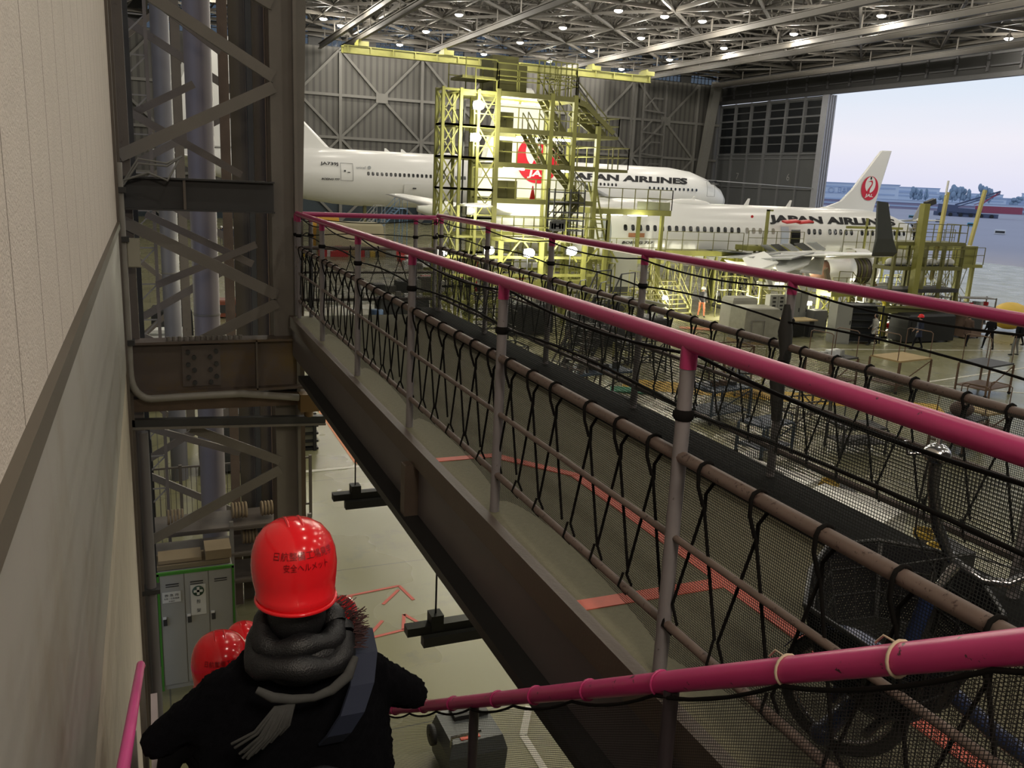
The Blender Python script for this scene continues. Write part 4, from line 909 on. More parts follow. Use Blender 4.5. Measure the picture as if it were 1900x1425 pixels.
# front deck with stores, cabinets and sign
b = MB(); b.box(16, 21.8, 39.6, y0, 4.35, 4.5); guard(b, (16, 39.6, 4.5), (21.8, 39.6, 4.5)); guard(b, (21.8, 39.6, 4.5), (21.8, y0, 4.5)); b.build('front_deck', YEL, T)
b = MB()
for x in (16, 18.2, 20.6, 21.8): b.box(x-.1, x+.1, 39.5, 39.7, 0, 4.4)
for x in (16, 18.2, 20.6): b.bar((x, 39.6, 3.2), (x+1.0, 39.6, 4.4), .08); b.bar((x+2.0, 39.6, 3.4), (x+1.2, 39.6, 4.4), .08)
for k in range(12): b.bar((14+k*.8, 40+(k % 3)*.8, .2), (14.7+k*.8, 40.4+(k % 3)*.8, 4.3), .06); b.bar((14.7+k*.8, 41+(k % 2), .2), (14+k*.8, 41.4+(k % 2), 4.3), .06)
for z in (1.4, 2.7, 3.6): b.box(13, 22, 39.6, 39.7, z-.07, z+.07); b.box(13, 22, 42.6, 42.7, z-.07, z+.07)
b.build('lower_frame', YEL, T)
t = thing('sign', (18.95, 39.45, 5.17), 'small black and white IHI sign on the tower front deck rail', 'sign')
MB().box(18.5, 19.35, 39.42, 39.47, 4.95, 5.42).build('board', BLACK, t); text_on('letters', 'IHI', 1, lambda u, v, w: V((18.92+u, 39.41-abs(w), 5.18+v)), WHITE, t, width=.66, height=.26, bold=.03)
t = thing('shelf_rack', (19.8, 40.4, 4.5), 'dark pipe rack with hanging shelves on the tower front deck', 'rack')
b = MB()
for x in (19.0, 19.9, 20.7):
    for y in (40.1, 40.8): b.box(x-.03, x+.03, y-.03, y+.03, 4.5, 7.0)
b.build('frame', STEEL_D, t)
for z in (4.9, 5.4, 5.8, 6.3, 6.8):
    b = MB(); b.box(19.0, 20.7, 40.1, 40.8, z, z+.06); b.build('shelf', STEEL_D, t)
def cab(x, y, z, w, d, h, m, label, group=None, name='cabinet', rz=0, doors=2, drawers=0):
    t = thing(name, (x, y, z), label, 'cabinet', group, rz); e0 = MB(); e0.box(-w/2, w/2, -d/2, d/2, 0, h)
    o = e0.build0('body', m, t)
    for k in range(doors):
        ww = w/doors; e = MB(); e.box(-w/2+k*ww+.02, -w/2+(k+1)*ww-.02, -d/2-.02, -d/2, .06, h-.04); dd = e.build0('door', m, t)
        e = MB(); e.box(-w/2+(k+1)*ww-.09, -w/2+(k+1)*ww-.05, -d/2-.05, -d/2-.02, h*.5, h*.6); e.build0('handle', STEEL_D, dd)
    for k in range(drawers):
        hh = h/drawers; e = MB(); e.box(-w/2+.02, w/2-.02, -d/2-.02, -d/2, k*hh+.01, (k+1)*hh-.01); dd = e.build0('drawer', m, t)
        e = MB(); e.box(-w*.2, w*.2, -d/2-.04, -d/2-.02, (k+.5)*hh-.01, (k+.5)*hh+.01); e.build0('handle', STEEL_D, dd)
    return t
def build0(s, name, m, parent):
    me = bpy.data.meshes.new(name); o = bpy.data.objects.new(name, me); COL.objects.link(o); o.parent = parent
    me.from_pydata([tuple(v) for v in s.v], [], s.f); me.update(); me.polygons.foreach_set('use_smooth', s.sm)
    for x in (m if isinstance(m, (list, tuple)) else [m]): me.materials.append(x)
    if any(s.mi): me.polygons.foreach_set('material_index', s.mi)
    return o
MB.build0 = build0
grey_c = mat('cabinet_grey', (.30, .30, .27), .5, 0, .06); 
cab(16.7, 41.6, 8.12, .8, .5, 1.1, YELD, 'olive cabinet on the tower third deck beside the fin'); cab(16.7, 41.6, 9.77, .8, .5, .8, YELD, 'olive cabinet on the tower fourth deck beside the fin'); cab(16.9, 41.6, 6.38, 1.1, .5, .9, YELD, 'olive cabinet on the tower second deck beside a traffic cone')
t = thing('traffic_cone', (18.35, 41.4, 6.37), 'red traffic cone on a tower deck below the tail emblem', 'cone')
b = MB(); b.lathe(t.location, (0, 0, 1), [(0, .02), (.02, .16), (.7, .03), (.72, .0)], 14); b.build('cone', RED, t); MB().cb((18.35, 41.4, 6.38), (.4, .4, .03)).build('base', RED, t)
b = MB(); b.box(18.15, 18.4, 41.2, 41.5, 11.5, 12.3)
# floodlights on the tower (lit)
fl = mat('flood_glow', (1, 1, 1), emit=(1, .98, .82), es=30); tubem = mat('tube_glow', (1, 1, 1), emit=(1, .98, .85), es=16)
def flood(p, r, label, e=300, bulb='lens'):
    t = thing('floodlight', p, label, 'lamp', None); p = V(p)
    b = MB(); b.box(p.x-.25, p.x+.25, p.y+.1, p.y+.3, p.z-.2, p.z+.2); b.build('housing', STEEL_D, t)
    b = MB(); b.ell(p, (r, .12, r*.75), 14, 8); b.build(bulb, fl, t); b = MB(); b.bar(p+V((0, .2, -.2)), p+V((0, .2, -.9)), .05); b.build('bracket', STEEL_D, t)
    light('POINT', 'tower_flood_light', p+V((0, -.5, 0)), e, (1, .96, .78), .2)
flood((15.05, 40.85, 10.75), .30, 'glaring floodlight at the upper left of the docking tower'); flood((14.95, 40.85, 9.25), .28, 'glaring floodlight below the top one on the left of the docking tower')
flood((14.9, 40.85, 5.75), .12, 'small floodlight low on the left mast of the docking tower', 60)
flood((13.0, 39.5, 3.8), .2, 'bright lamp at the foot of the tower mast, leftmost of the low ones', 120); flood((15.3, 39.3, 3.95), .25, 'bright lamp under the left end of the tower front deck', 160); flood((17.4, 39.3, 3.85), .3, 'bright lamp under the middle of the tower front deck', 160); flood((19.6, 39.0, 4.0), .3, 'bright lamp under the right end of the tower front deck', 160)
for i, (x, y, z) in enumerate(((17.4, 43, 11.2), (18.9, 43.2, 11.2), (18.6, 43, 9.5), (20.6, 43, 9.5), (18.0, 43.2, 7.9), (20.6, 43.2, 7.9), (18.5, 43.5, 6.2), (25.0, 42, 5.75), (23.8, 42.6, 5.75))):
    t = thing('tube_light', (x, y, z), 'lit fluorescent tube under a deck of the docking tower', 'lamp', 'fluorescent tubes under the tower decks'); b = MB(); b.cyl((x-.6, y, z), (x+.6, y, z), .05, 8); b.build('tube', tubem, t); b = MB(); b.box(x-.65, x+.65, y-.08, y+.08, z+.05, z+.12); b.build('fitting', YEL, t)
    light('POINT', 'tower_tube_light', (x, y-.3, z-.25), 150 if z > 6 else 90, (1, .97, .8), .4)
# right platform over the fuselage
t = thing('docking_platform', (24.8, 42.5, 0), 'yellow raised work platform standing right of the docking tower', 'scaffold')
b = MB(); b.box(22.3, 27.1, 41.9, 44.6, 5.75, 6.05); b.build('deck', YEL, t)
b = MB(); guard(b, (22.3, 41.9, 6.05), (27.1, 41.9, 6.05), 1.1, 6, .025); guard(b, (27.1, 41.9, 6.05), (27.1, 44.5, 6.05), 1.1, 2, .025); b.build('guard_rail', YELD, t)
b = MB(); b.box(24.9, 27.0, 41.92, 41.95, 6.05, 6.5); b.build('kick_panel', mat('olive_panel', (.28, .29, .18)), t)
for x, y in ((23.2, 42), (26.6, 42), (26.6, 44.5), (23.2, 44.5)):
    b = MB(); b.box(x-.09, x+.09, y-.09, y+.09, 0, 5.8); b.build('post', YEL, t)
b = MB(); b.bar((22.9, 41.7, 4.4), (22.1, 41.7, 7.4), .08); b.bar((22.5, 41.7, 4.4), (21.7, 41.7, 7.4), .08)
for k in range(8): b.bar((22.9-.1*k, 41.7, 4.5+k*.38), (22.5-.1*k, 41.7, 4.5+k*.38), .05)
b.build('ladder', YEL, t)
# low platforms along the fuselage
def lowplat(x0, x1, y, z, label, legs=4, h=1.1, mesh=True, depth=1.2):
    t = thing('work_platform', ((x0+x1)/2, y, 0), label, 'platform'); b = MB(); b.box(x0, x1, y, y+depth, z-.3, z); b.build('deck', YEL, t)
    b = MB(); guard(b, (x0, y, z), (x1, y, z), h, round((x1-x0)/1.0), .02); b.build('guard_rail', YELD, t)
    if mesh:
        b = MB(); b.box(x0, x1, y+.02, y+.04, z+.05, z+h*.95); 
    for k in range(legs):
        x = x0+.15+(x1-x0-.3)*k/(legs-1); b = MB(); b.box(x-.06, x+.06, y+depth-.12, y+depth, 0, z-.3); b.build('leg', YEL, t)
    b = MB()
    for k in range(legs-1): xa = x0+.15+(x1-x0-.3)*k/(legs-1); xb = x0+.15+(x1-x0-.3)*(k+1)/(legs-1); b.bar((xa, y+depth, .3), (xb, y+depth, z-.4), .04); b.bar((xa, y+depth, z-.4), (xb, y+depth, .3), .04)
    b.build('bracing', YEL, t); return t
lowplat(27.8, 33.2, 43.2, 3.75, 'long low yellow work platform under the rear windows of the middle airliner', 7)
lowplat(23.3, 27.6, 43.0, 3.3, 'low yellow work platform near the rear door of the middle airliner', 4)
lowplat(33.4, 37.6, 43.0, 4.1, 'yellow work platform at the wing root of the middle airliner', 4, .9)
lowplat(40.4, 44.8, 42.6, 3.6, 'yellow work platform ahead of the wing beneath the forward lettering', 5, 1.6)
t = thing('gantry', (34.5, 42.8, 0), 'thin yellow gantry pole standing at the wing root', 'pole'); MB().box(34.4, 34.55, 42.7, 42.85, 0, 6.3).build('pole', YEL, t); MB().box(34.4, 34.8, 42.7, 42.85, 6.2, 6.3).build('arm', YEL, t)
t = thing('gantry', (42.5, 42, 0), 'yellow gantry crossing in front of the airliner lettering', 'gantry')
b = MB(); b.box(40.0, 44.6, 42, 42.12, 5.35, 5.5); b.build('beam', YEL, t)
for x in (41.6, 43.4, 44.2): MB().box(x-.05, x+.05, 42, 42.12, 0, 6.0 if x < 42 else 5.4).build('post', YEL, t)
# nose / wing docking on the right
D = thing('docking_scaffold', (38.5, 34.5, 0), 'tall olive scaffold with a leaning post beyond the backlit winglet of the middle airliner', 'scaffold')
b = MB(); b.bar((37.45, 34, 1.9), (37.4, 34, 7.1), .38, .32, (0, 1, 0)); b.build('tall_post', mat('olive_yellow', (.27, .26, .06), .5), D); b = MB(); b.bar((37.4, 34, 7.05), (38.0, 34, 7.25), .24, .27); b.build('lamp_arm', STEEL_D, D)
for z, m in ((5.05, YELD), (3.75, YELD), (2.55, STEEL_D)):
    b = MB(); b.box(36.0, 41.0, 34.2, 35.6, z-.14, z+.06); b.build('deck', m, D)
b = MB(); guard(b, (36.0, 34.2, 5.1), (41.0, 34.2, 5.1), .95, 8, .022); guard(b, (36.0, 34.2, 3.8), (41.0, 34.2, 3.8), .95, 9, .022); guard(b, (41, 34.2, 5.1), (41, 35.6, 5.1), .95, 3, .02); b.build('guard_rail', YELD, D)
for x in (36.1, 38.3, 39.6, 41.0):
    for y in (34.3, 35.5): b = MB(); b.box(x-.08, x+.08, y-.08, y+.08, 0, 5.05); b.build('post', YELD, D)
b = MB()
for k in range(6): x = 35.4+k*.95; b.bar((x, 35.1, 0.2), (x+.5, 35.2, 2.5), .05)
b.build('bracing', YELD, D)
b = MB(); b.box(34.6, 42.0, 33.5, 34.0, 1.45, 1.75); b.bar((35.4, 33.4, 1.85), (45.0, 33.4, 1.2), .1, .08); b.build('boom', YELD, D)
for i, x in enumerate((36.3, 36.8, 37.1, 38.0, 38.7, 39.3, 40.0, 40.6)):
    t = thing('white_sack', (x, 34.7, 3.76), 'lumpy white wrapped part on the middle deck of the leaning-post scaffold', 'part', 'white wrapped parts on the scaffold deck'); b = MB(); b.ell((x, 34.7, 3.76+.26), (.28, .22, .2), 10, 7); b.build('wrap', WHITE, t); MB().cb((x, 34.7, 3.83), (.45, .35, .05)).build('tray', STEEL_D, t)
D = thing('docking_scaffold', (41.8, 37, 0), 'slender yellow scaffold with two tall poles in front of the hangar opening', 'scaffold')
for pa, pb in (((40.0, 35.2, 3.0), (40.2, 35.2, 7.75)), ((44.6, 37, 4.2), (45.2, 37, 8.0))): b = MB(); b.bar(pa, pb, .17); b.build('tall_pole', mat('pale_yellow_pole', (.50, .44, .16), .5), D)
b = MB(); b.bar((40.1, 35.2, 7.6), (40.13, 35.2, 8.35), .08); b.bar((44.55, 37, 3.4), (44.7, 37, 4.8), .19); b.build('pole_sleeve', WHITE, D)
b = MB(); b.box(40.0, 45.8, 36.8, 38.4, 3.5, 3.68); b.build('deck', YEL, D); b = MB(); guard(b, (40.0, 36.8, 3.68), (45.8, 36.8, 3.68), 1.0, 7, .022); b.build('guard_rail', YELD, D); MB().box(44.2, 45.3, 36.9, 37.7, 3.68, 4.75).build('lift_box', YEL, D)
for x in (40.2, 44.0, 45.2):
    b = MB(); b.box(x-.1, x+.1, 36.9, 37.1, 0, 3.5); b.build('post', YEL if x > 42 else YELD, D)
b = MB()
for k in range(4): b.bar((41.6+k*.65, 36.8, .4), (42.6+k*.65, 36.8, 3.5), .03); b.bar((43.0+k*.5, 36.8, .2), (42.3+k*.5, 36.8, 3.5), .03)
b.build('bracing', YELD, D)
# ================================================================ LOCAL LIGHTING of the stair end (added fill: an unseen lamp and bare point lights)
t = thing('tube_light', (.9, -2.2, 10.3), 'unseen fill lamp added above the stair landing', 'lamp'); MB().cb((.9, -2.2, 10.3), (.12, 1.2, .06)).build('tube', tubem, t); MB().cb((.9, -2.2, 10.36), (.2, 1.3, .06)).build('fitting', STEEL, t)  # lamp added behind the camera to warm the near wall and columns
light('AREA', 'landing_fill_light', (.9, -2.2, 10.2), 120, (1, .86, .70), 1.0, (rad(35), 0, 0))
for i, (x, y) in enumerate(((5.0, 12.5), (2.5, 21), (4.5, 30), (-3, 19), (4.2, 9.0))):
    light('POINT', 'low_fill_light', (x, y, 5.0 if i else 4.6), (95, 70, 100, 40, 50)[i], (1, .93, .66), .4)  # point lights added to brighten the lower floor, no fixtures
# floor tape marks below the stairs
def tape_line(pts, w, m, z=.006, name='floor_line'):
    b = MB()
    for p, q in zip(pts, pts[1:]): b.bar((*p, z), (*q, z), w, .004)
    return b
rt = mat('red_floor_tape', (.55, .10, .07), .6); wt = mat('white_floor_tape', (.62, .60, .52), .6); yt = mat('yellow_floor_tape', (.62, .40, .05), .6, 0, .1, 2)
b = tape_line([(2.7, 13.9), (3.95, 14.05), (4.05, 13.45)], .06, rt); b.f; 
for p, q in (((3.9, 13.9), (3.5, 13.45)), ((2.9, 13.9), (2.75, 13.6)), ((3.05, 13.9), (2.8, 13.7)), ((2.95, 12.4), (3.95, 12.55)), ((2.95, 12.4), (3.35, 12.9)), ((3.95, 12.55), (3.75, 13.0)), ((3.75, 13.0), (3.6, 12.5))): b.bar((*p, .006), (*q, .006), .06, .004)
tag(b.build('red_floor_marking', rt), 'red taped arrow shapes on the green-grey floor below the walkway', 'floor marking')
b = tape_line([(4.98, 10.6), (4.75, 10.0)], .1, wt); b.bar((4.72, 9.88, .006), (4.38, 9.3, .006), .1, .004); b.bar((4.38, 9.3, .006), (4.35, 8.2, .006), .1, .004)
tag(b.build('white_floor_marking', wt), 'broken white taped line on the floor at the bottom edge beside the girder', 'floor marking')
b = tape_line([(2.4, 20.7), (4.9, 20.78), (4.95, 33)], .16, wt); tag(b.build('white_floor_marking', wt), 'white taped corner line on the floor past the bracing', 'floor marking')
b = tape_line([(4.72, 21.0), (4.75, 33)], .09, rt); tag(b.build('orange_floor_marking', mat('orange_tape', (.65, .22, .08), .6)), 'orange line running beside the white corner line on the floor', 'floor marking')
b = MB(); b.box(14, 30, 24.6, 25.6, .002, .008)
b = MB(); b.poly([(15.9, 27.0, .003), (17.0, 28.4, .003), (26.5, 22.2, .003), (25.6, 21.0, .003)], (0, 0, .004)); tag(b.build('yellow_floor_band', yt), 'wide yellow painted band crossing the hangar floor behind the far railing', 'floor marking')
b = tape_line([(20, 33.5), (29.5, 24.5), (40, 17)], .12, wt); b.bar((26, 33, .006), (60, 26, .006), .12, .004); b.bar((20, 40, .006), (30, 31, .006), .12, .004); b.bar((28, 25, .006), (45, 28, .006), .12, .004)
tag(b.build('white_floor_marking', wt), 'thin white lines painted across the hangar floor under the carts', 'floor marking')

# ================================================================ PEOPLE
skin = mat('skin', (.45, .27, .19), .5)
def person(x, y, z, rz, h, label, jacket, trousers, helmet=None, stride=.25, arms=(.1, .1), voxel=.028, fur=None, bag=None, coat=.0, shoulders=1.0, group=None, elbows=.0, hair=True, wide=1.0, hands=True, secs=None, shdrop=0):
    """origin at the feet, facing +Y before the turn rz; one continuous body surface, clothing shown by material regions"""
    k = h/1.7; t = thing('person', (x, y, z), label, 'person', group, rz); S = .19*shoulders
    st = stride/2
    def parts(b):
        P = lambda *a: V(a)*k
        for sg, fy in ((-1, st), (1, -st)):
            hip, kn, an = P(sg*.095, 0, .90), P(sg*.10, fy*.55+.04, .50), P(sg*.10, fy, .09+(.03 if fy < 0 else 0))
            capsule(b, hip, kn, .088*k, .06*k, 12); capsule(b, kn, an, .06*k, .042*k, 12)
            b.ell(an+P(0, .055, -.045), (.045*k, .125*k, .042*k), 12, 8)
        secs_ = secs or [(.80, .16+.03*coat, .12), (.92, .165, .12), (1.06, .15*wide, .11), (1.22, .175*wide, .125), (1.36, .19*shoulders, .115), (1.43, .12, .08), (1.47, .06, .06)]
        if coat and not secs: secs_ = [(.62, .20, .15), (.72, .19, .14)]+secs_
        b.loft([[P(w*cos(2*pi*i/16), d*sin(2*pi*i/16), z_) for i in range(16)] for z_, w, d in secs_])
        capsule(b, P(0, -.01, 1.40), P(0, .02, 1.54), .055*k, .052*k)
        b.ell(P(0, .02, 1.60), (.075*k, .095*k, .115*k), 14, 10); b.ell(P(0, .115, 1.585), (.012*k, .022*k, .02*k), 8, 6)
        for sg, a in ((-1, arms[0]), (1, arms[1])):
            sh, el = P(sg*S, 0, 1.36-shdrop), P(sg*(S+.06+elbows), -.04+a*.25, 1.09); wr = P(sg*(S+.03), .08+a*.6, .92+abs(a)*.35)
            r = 1.15 if coat else 1
            capsule(b, sh, el, .058*k*r, .048*k*r, 12); capsule(b, el, wr, .048*k*r, .034*k, 12)
            d = (wr-el).normalized(); s = V((0, 1, 0)) if abs(d.y) < .7 else V((0, 0, 1)); s = (s-d*s.dot(d)).normalized()
            if hands:
                b.ell(wr+d*.055*k, (.028*k, .04*k, .05*k), 10, 8)
                for q in range(4): f0 = wr+d*.08*k+s*(q-1.5)*.019*k; b.tube([f0, f0+d*(.05+.008*(1.5-abs(q-1.3)))*k, f0+d*(.075)*k-V((sg*.018*k, 0, 0))], [.011*k, .010*k, .008*k], 6)
                b.tube([wr+d*.03*k+s*.035*k, wr+d*.07*k+s*.06*k], [.012*k, .009*k], 6)
    bb = blob(parts, voxel*k, None, None, None, 1 if voxel < .02 else 1, fur)
    mi = []
    for f in bb.f:
        c = sum((V(bb.v[i]) for i in f), V((0, 0, 0)))/len(f)/k
        if c.z > 1.465: m = 2
        elif c.z < .10: m = 3
        elif c.z < (.64 if coat else .86) and abs(c.x) < .19: m = 1
        elif hands and c.z < .93+max(arms)*.35 and abs(c.x) > S+.0 and c.z > .5 and c.y > .1+min(arms)*.5 and (abs(c.x) < S+.12): m = 2
        else: m = 0
        mi.append(m)
    bb.mi = mi; bb.build0('body', [jacket, trousers, skin, BLACK], t)
    if hair: 
        e = MB(); e.ell(V((0, 0, 1.60))*k, (.088*k, .10*k, .115*k), 14, 8); e.build0('hair', mat('black_hair', (.012, .01, .009), .6), t)
    if helmet:
        e = MB(); c = V((0, .015, 1.62))*k; hs = k*1.0
        e.loft([[c+V((rx*cos(2*pi*i/24), ry*sin(2*pi*i/24)+oy, z_))*hs for i in range(24)] for z_, rx, ry, oy in ((-.03, .125, .16, .02), (-.02, .127, .162, .02), (-.01, .118, .145, 0), (.03, .115, .14, 0), (.08, .098, .12, 0), (.11, .07, .09, 0), (.13, .03, .04, 0))]); e.build0('helmet', helmet, t)
    if bag:
        e = MB(); e.loft([[V((x_*w, -.12-d*(1 if j < 2 else 0), z_))*k for j, x_ in enumerate((-1, 1, 1, -1))] for z_, w, d in ((.95, .12, .08), (1.0, .14, .13), (1.3, .14, .12), (1.38, .10, .06))], smooth=False); e.build0('backpack', bag, t)
    return t
dk = mat('black_cloth', (.008, .008, .010), .9, spec=.2); navy = mat('navy_cloth', (.015, .02, .045), .8); brn = mat('brown_cloth', (.09, .055, .04), .85); gry = mat('grey_cloth', (.18, .18, .17), .85); lt = mat('light_cloth', (.42, .41, .37), .85); orng = mat('orange_trousers', (.62, .20, .10), .8)
REDH = mat('helmet_red', (.72, .012, .018), .16, 0, .03); WHH = mat('helmet_white', (.75, .75, .72), .25)
person(29.8, 42.0, 0, pi*.95, 1.75, 'person in white helmet, checked jacket and orange trousers walking near the step ladder', mat('checked_jacket', (.05, .05, .055), .8, 0, .6, 14), orng, WHH, .35)
person(33.7, 32.6, 0, 1.3, 1.6, 'person in a light coat striding beside the black storage rack', lt, dk, None, .6, coat=1)
person(35.2, 31.2, 0, 1.2, 1.74, 'person in long dark blue clothes striding past the storage racks', navy, dk, REDH, .6, coat=1)
person(38.8, 31.4, 0, -1.3, 1.68, 'person in a pinkish red helmet and brown coat near the white storage shelves', brn, dk, mat('helmet_pink', (.7, .08, .12), .3), .4, coat=1)
person(39.3, 30.5, 0, -.4, 1.75, 'person in dark jacket striding left of the person with a white helmet and backpack', dk, dk, WHH, .6)
person(39.2, 28.9, 0, .4, 1.8, 'person in white helmet and grey trousers with a dark backpack seen from behind', dk, gry, WHH, .2, bag=dk)
person(42.2, 31.0, 0, .5, 1.76, 'person in black coat with arms on hips near the right edge', dk, dk, None, .4, coat=1, elbows=.08)
person(43.6, 30.2, 0, .5, 1.75, 'person in dark clothes cut by the right edge of the view', dk, dk, REDH, .3)
for i, (x, y, s, l) in enumerate(((6.6, 87.7, .3, 'leftmost distant person in white helmet and dark overalls seen between the columns'), (7.1, 90.5, .2, 'farthest distant person in white helmet seen between the columns'), (7.5, 86.6, .35, 'nearest distant person in white helmet, seen between the columns'), (8.4, 90, .2, 'rightmost distant person in white helmet seen between the columns, by the dark post'))):
    person(x, y, 0, pi+.2*i, 1.8, l, navy, gry, WHH, s, voxel=.04)
person(47.5, 43.6, 4.3, 2.5, 1.72, 'person in white helmet working on the nose dock of the middle airliner', gry, dk, WHH, .1, (.5, .6), voxel=.035)
lowplat(46.4, 50.4, 43, 4.3, 'yellow nose dock platform by the cockpit of the middle airliner', 4)
# ---- the visitors on the stairs
def furf(v): return .006*mnoise.noise(v*55)+.006*mnoise.noise(v*120)
fur_m = mat('black_fleece', (.004, .004, .006), 1.0, 0, .5, 60, .8, spec=.1)
p = person(.35, 2.42, 4.60, 0, 1.62, 'person in black fleece coat and shiny red helmet descending the stairs, seen from behind', fur_m, dk, None, .25, (.25, .25), voxel=.014, fur=furf, coat=1, shoulders=1.10, elbows=.14, hair=False, shdrop=.11, secs=[(.30, .33, .19), (.5, .35, .20), (.72, .35, .20), (.95, .33, .19), (1.12, .31, .18), (1.22, .26, .16), (1.31, .19, .13), (1.37, .14, .10), (1.42, .11, .08), (1.46, .06, .06)])
WLOC[p.name] = V((0, 0, 0)); PX = V((.35, 2.42, 4.60))
def helmet(par, c, k, name='helmet', text=False, tilt=0, m=REDH):
    c = V(c); R_ = Matrix.Rotation(tilt, 3, 'X'); e = MB(); n = 40; rings = []
    for z, rx, ry, oy in ((-.125, .098, .118, -.018), (-.118, .108, .130, -.014), (-.095, .115, .137, -.010), (-.09, .113, .134, -.008), (-.05, .121, .145, 0), (-.01, .1235, .150, 0), (.03, .119, .146, 0), (.065, .107, .132, 0), (.093, .085, .105, 0), (.110, .056, .07, 0), (.118, .02, .026, 0)):
        rings.append([c+R_ @ (V((rx*cos(2*pi*i/n), ry*sin(2*pi*i/n)+oy, z))*k) for i in range(n)])
    e.loft(rings); o = e.build(name, m, par)
    e = MB(); e.tube([c+R_ @ (V((.113*cos(a), .135*sin(a)-.013, -.112+.01*sin(a)))*k) for a in [2*pi*i/40 for i in range(41)]], .006*k, 8, False); e.build('rim', m, o)
    e = MB()
    for s in (-1, 1): e.tube([c+R_ @ (V((s*.02, .138*cos(a), .0+.120*sin(a)))*k) for a in [pi*(.1+.55*i/12) for i in range(13)]], .004*k, 6)
    e.build('ridge', m, o)
    if text:
        for row, (bd, wd_, zz_) in enumerate((('日航整備工場見学', .19, .045), ('安全ヘルメット', .13, .015))):
            def fn(u, v, w): 
                a = u/.125; zz2 = zz_+v; rx = .123*sqrt(max(.05, 1-(zz2/.122)**2)); ry = rx*1.2; return c+R_ @ (V((rx*1.035*sin(a+.12), -ry*1.035*cos(a+.12), zz2*1.02))*k)
            text_on('embossed_text', bd, 1, fn, mat('deep_red', (.26, .003, .006), .35), o, width=wd_, height=.022)
    return o
# hang the clothing pieces on the person (coordinates are relative to the feet)
WLOC[p.name] = PX
helmet(p, (.355, 2.40, 6.190), 1.0, text=True, tilt=rad(-8))
e = MB()
for j, (r, z, th, oy) in enumerate(((.092, 5.985, .034, -.05), (.112, 5.94, .036, -.07))):
    e.tube([V((.36+r*1.15*cos(a), 2.40+oy+r*sin(a)*.9, z+.02*sin(a)+.012*sin(3*a+j))) for a in [2*pi*i/28 for i in range(29)]], [th*(1+.15*sin(i*1.3)) for i in range(29)], 12, False)
e.ell((.36, 2.29, 5.92), (.115, .065, .075), 20, 12); e.ell((.355, 2.36, 6.03), (.085, .08, .09), 20, 12); e.build('hood', mat('black_satin', (.005, .005, .006), .5, 0, .3, 18, .3), p)
e = MB(); rr = random.Random(3)
for i in range(260):
    a = rr.uniform(-.5, 1.1); c = V((.36+.16*cos(a), 2.33+.14*sin(a), 5.99+rr.uniform(-.05, .03))); d = V((cos(a)+rr.uniform(-.3, .3), sin(a)*.5+rr.uniform(-.3, .3), rr.uniform(-.4, .7))).normalized()
    e.bar(c, c+d*rr.uniform(.02, .045), .0018)
e.build('fur_trim', mat('dark_brown_fur', (.05, .02, .02), .8), p)
e = MB(); scf = mat('grey_scarf', (.04, .04, .038), .9, 0, .3, 40)
e.tube([V((.22, 2.20, 5.905)), V((.26, 2.18, 5.885)), V((.31, 2.17, 5.875)), V((.37, 2.165, 5.872)), V((.42, 2.17, 5.882)), V((.47, 2.19, 5.905)), V((.50, 2.23, 5.935))], [.010, .014, .013, .011, .014, .016, .010], 8)
e.build('scarf', scf, p); e = MB()
for i in range(26):
    f = i/25; a = V((.265+.05*f, 2.165, 5.865)); q = V((.155+.13*f+rr.uniform(-.01, .01), 2.185-.02*sin(f*3), 5.755-.02*sin(f*6)+rr.uniform(-.02, .01))); e.tube([a, (a+q)/2+V((0, -.03, 0)), q], .0045, 5)
e.build('scarf_fringe', scf, p)
e = MB(); e.loft([[V((x+dx, y+dy, z)) for dx, dy in ((-.035, 0), (.035, 0), (.035, -.012), (-.035, -.012))] for x, y, z in ((.555, 2.40, 5.925), (.54, 2.28, 5.92), (.515, 2.215, 5.86), (.48, 2.185, 5.79), (.445, 2.20, 5.72), (.43, 2.25, 5.66))], smooth=False); e.build('navy_strap', mat('navy_strap_m', (.010, .015, .036), .8), p)
e = MB(); e.ell((.38, 2.17, 5.42), (.15, .07, .22), 20, 12); e.build('shoulder_bag', mat('black_nylon', (.012, .013, .018), .6), p)
for (hx, hy, hz, k, lab, i) in ((.205, 3.5, 5.255, .98, 'person in a red helmet further down the stairs, left of the big red helmet', 0), (.40, 4.62, 4.70, .85, 'person whose small red helmet shows between the two larger red helmets', 1), (1.0, 4.85, 4.66, .8, 'person whose small red helmet peeks out right of the big red helmet', 2)):
    zf = sz(hy)+.02 if i < 2 else sz(hy)
    q = person(hx if i < 2 else .92, hy, hz+.09-1.60*(1 if i == 0 else .97), 0, 1.58 if i == 0 else 1.52, lab, dk, dk, None, .25, (.2, .2), voxel=.022, coat=1, hair=False)
    helmet(q, (hx, hy, hz), k, text=(i == 0), tilt=rad(-5))
# ================================================================ LOCKERS AND STORES BELOW THE BRACING
t = thing('locker', (.4, 12.1, 0), 'grey three-door locker with green edges, first-aid signs and cartons on top', 'locker')
lk = mat('locker_grey', (.34, .34, .31), .45, 0, .06, 2); grn = mat('green_edge', (.06, .24, .03), .5)
MB().box(-.08, .90, 11.92, 12.4, 0, 1.80).build('body', lk, t)
for k in range(3):
    d = MB(); x = -.06+k*.32; d.box(x, x+.305, 11.9, 11.92, .08, 1.77); dd = d.build('door', lk, t)
    b = MB(); b.box(x+.02, x+.07, 11.875, 11.9, 1.02, 1.12); b.build('handle', STEEL_D, dd); b = MB(); b.box(x+.01, x+.06, 11.87, 11.9, 1.12, 1.145); b.build('lock', WHITE, dd)
    b = MB(); b.box(x+.07, x+.24, 11.893, 11.9, 1.62, 1.635); b.box(x+.07, x+.24, 11.893, 11.9, 1.59, 1.60); b.build('vent', STEEL_D, dd)
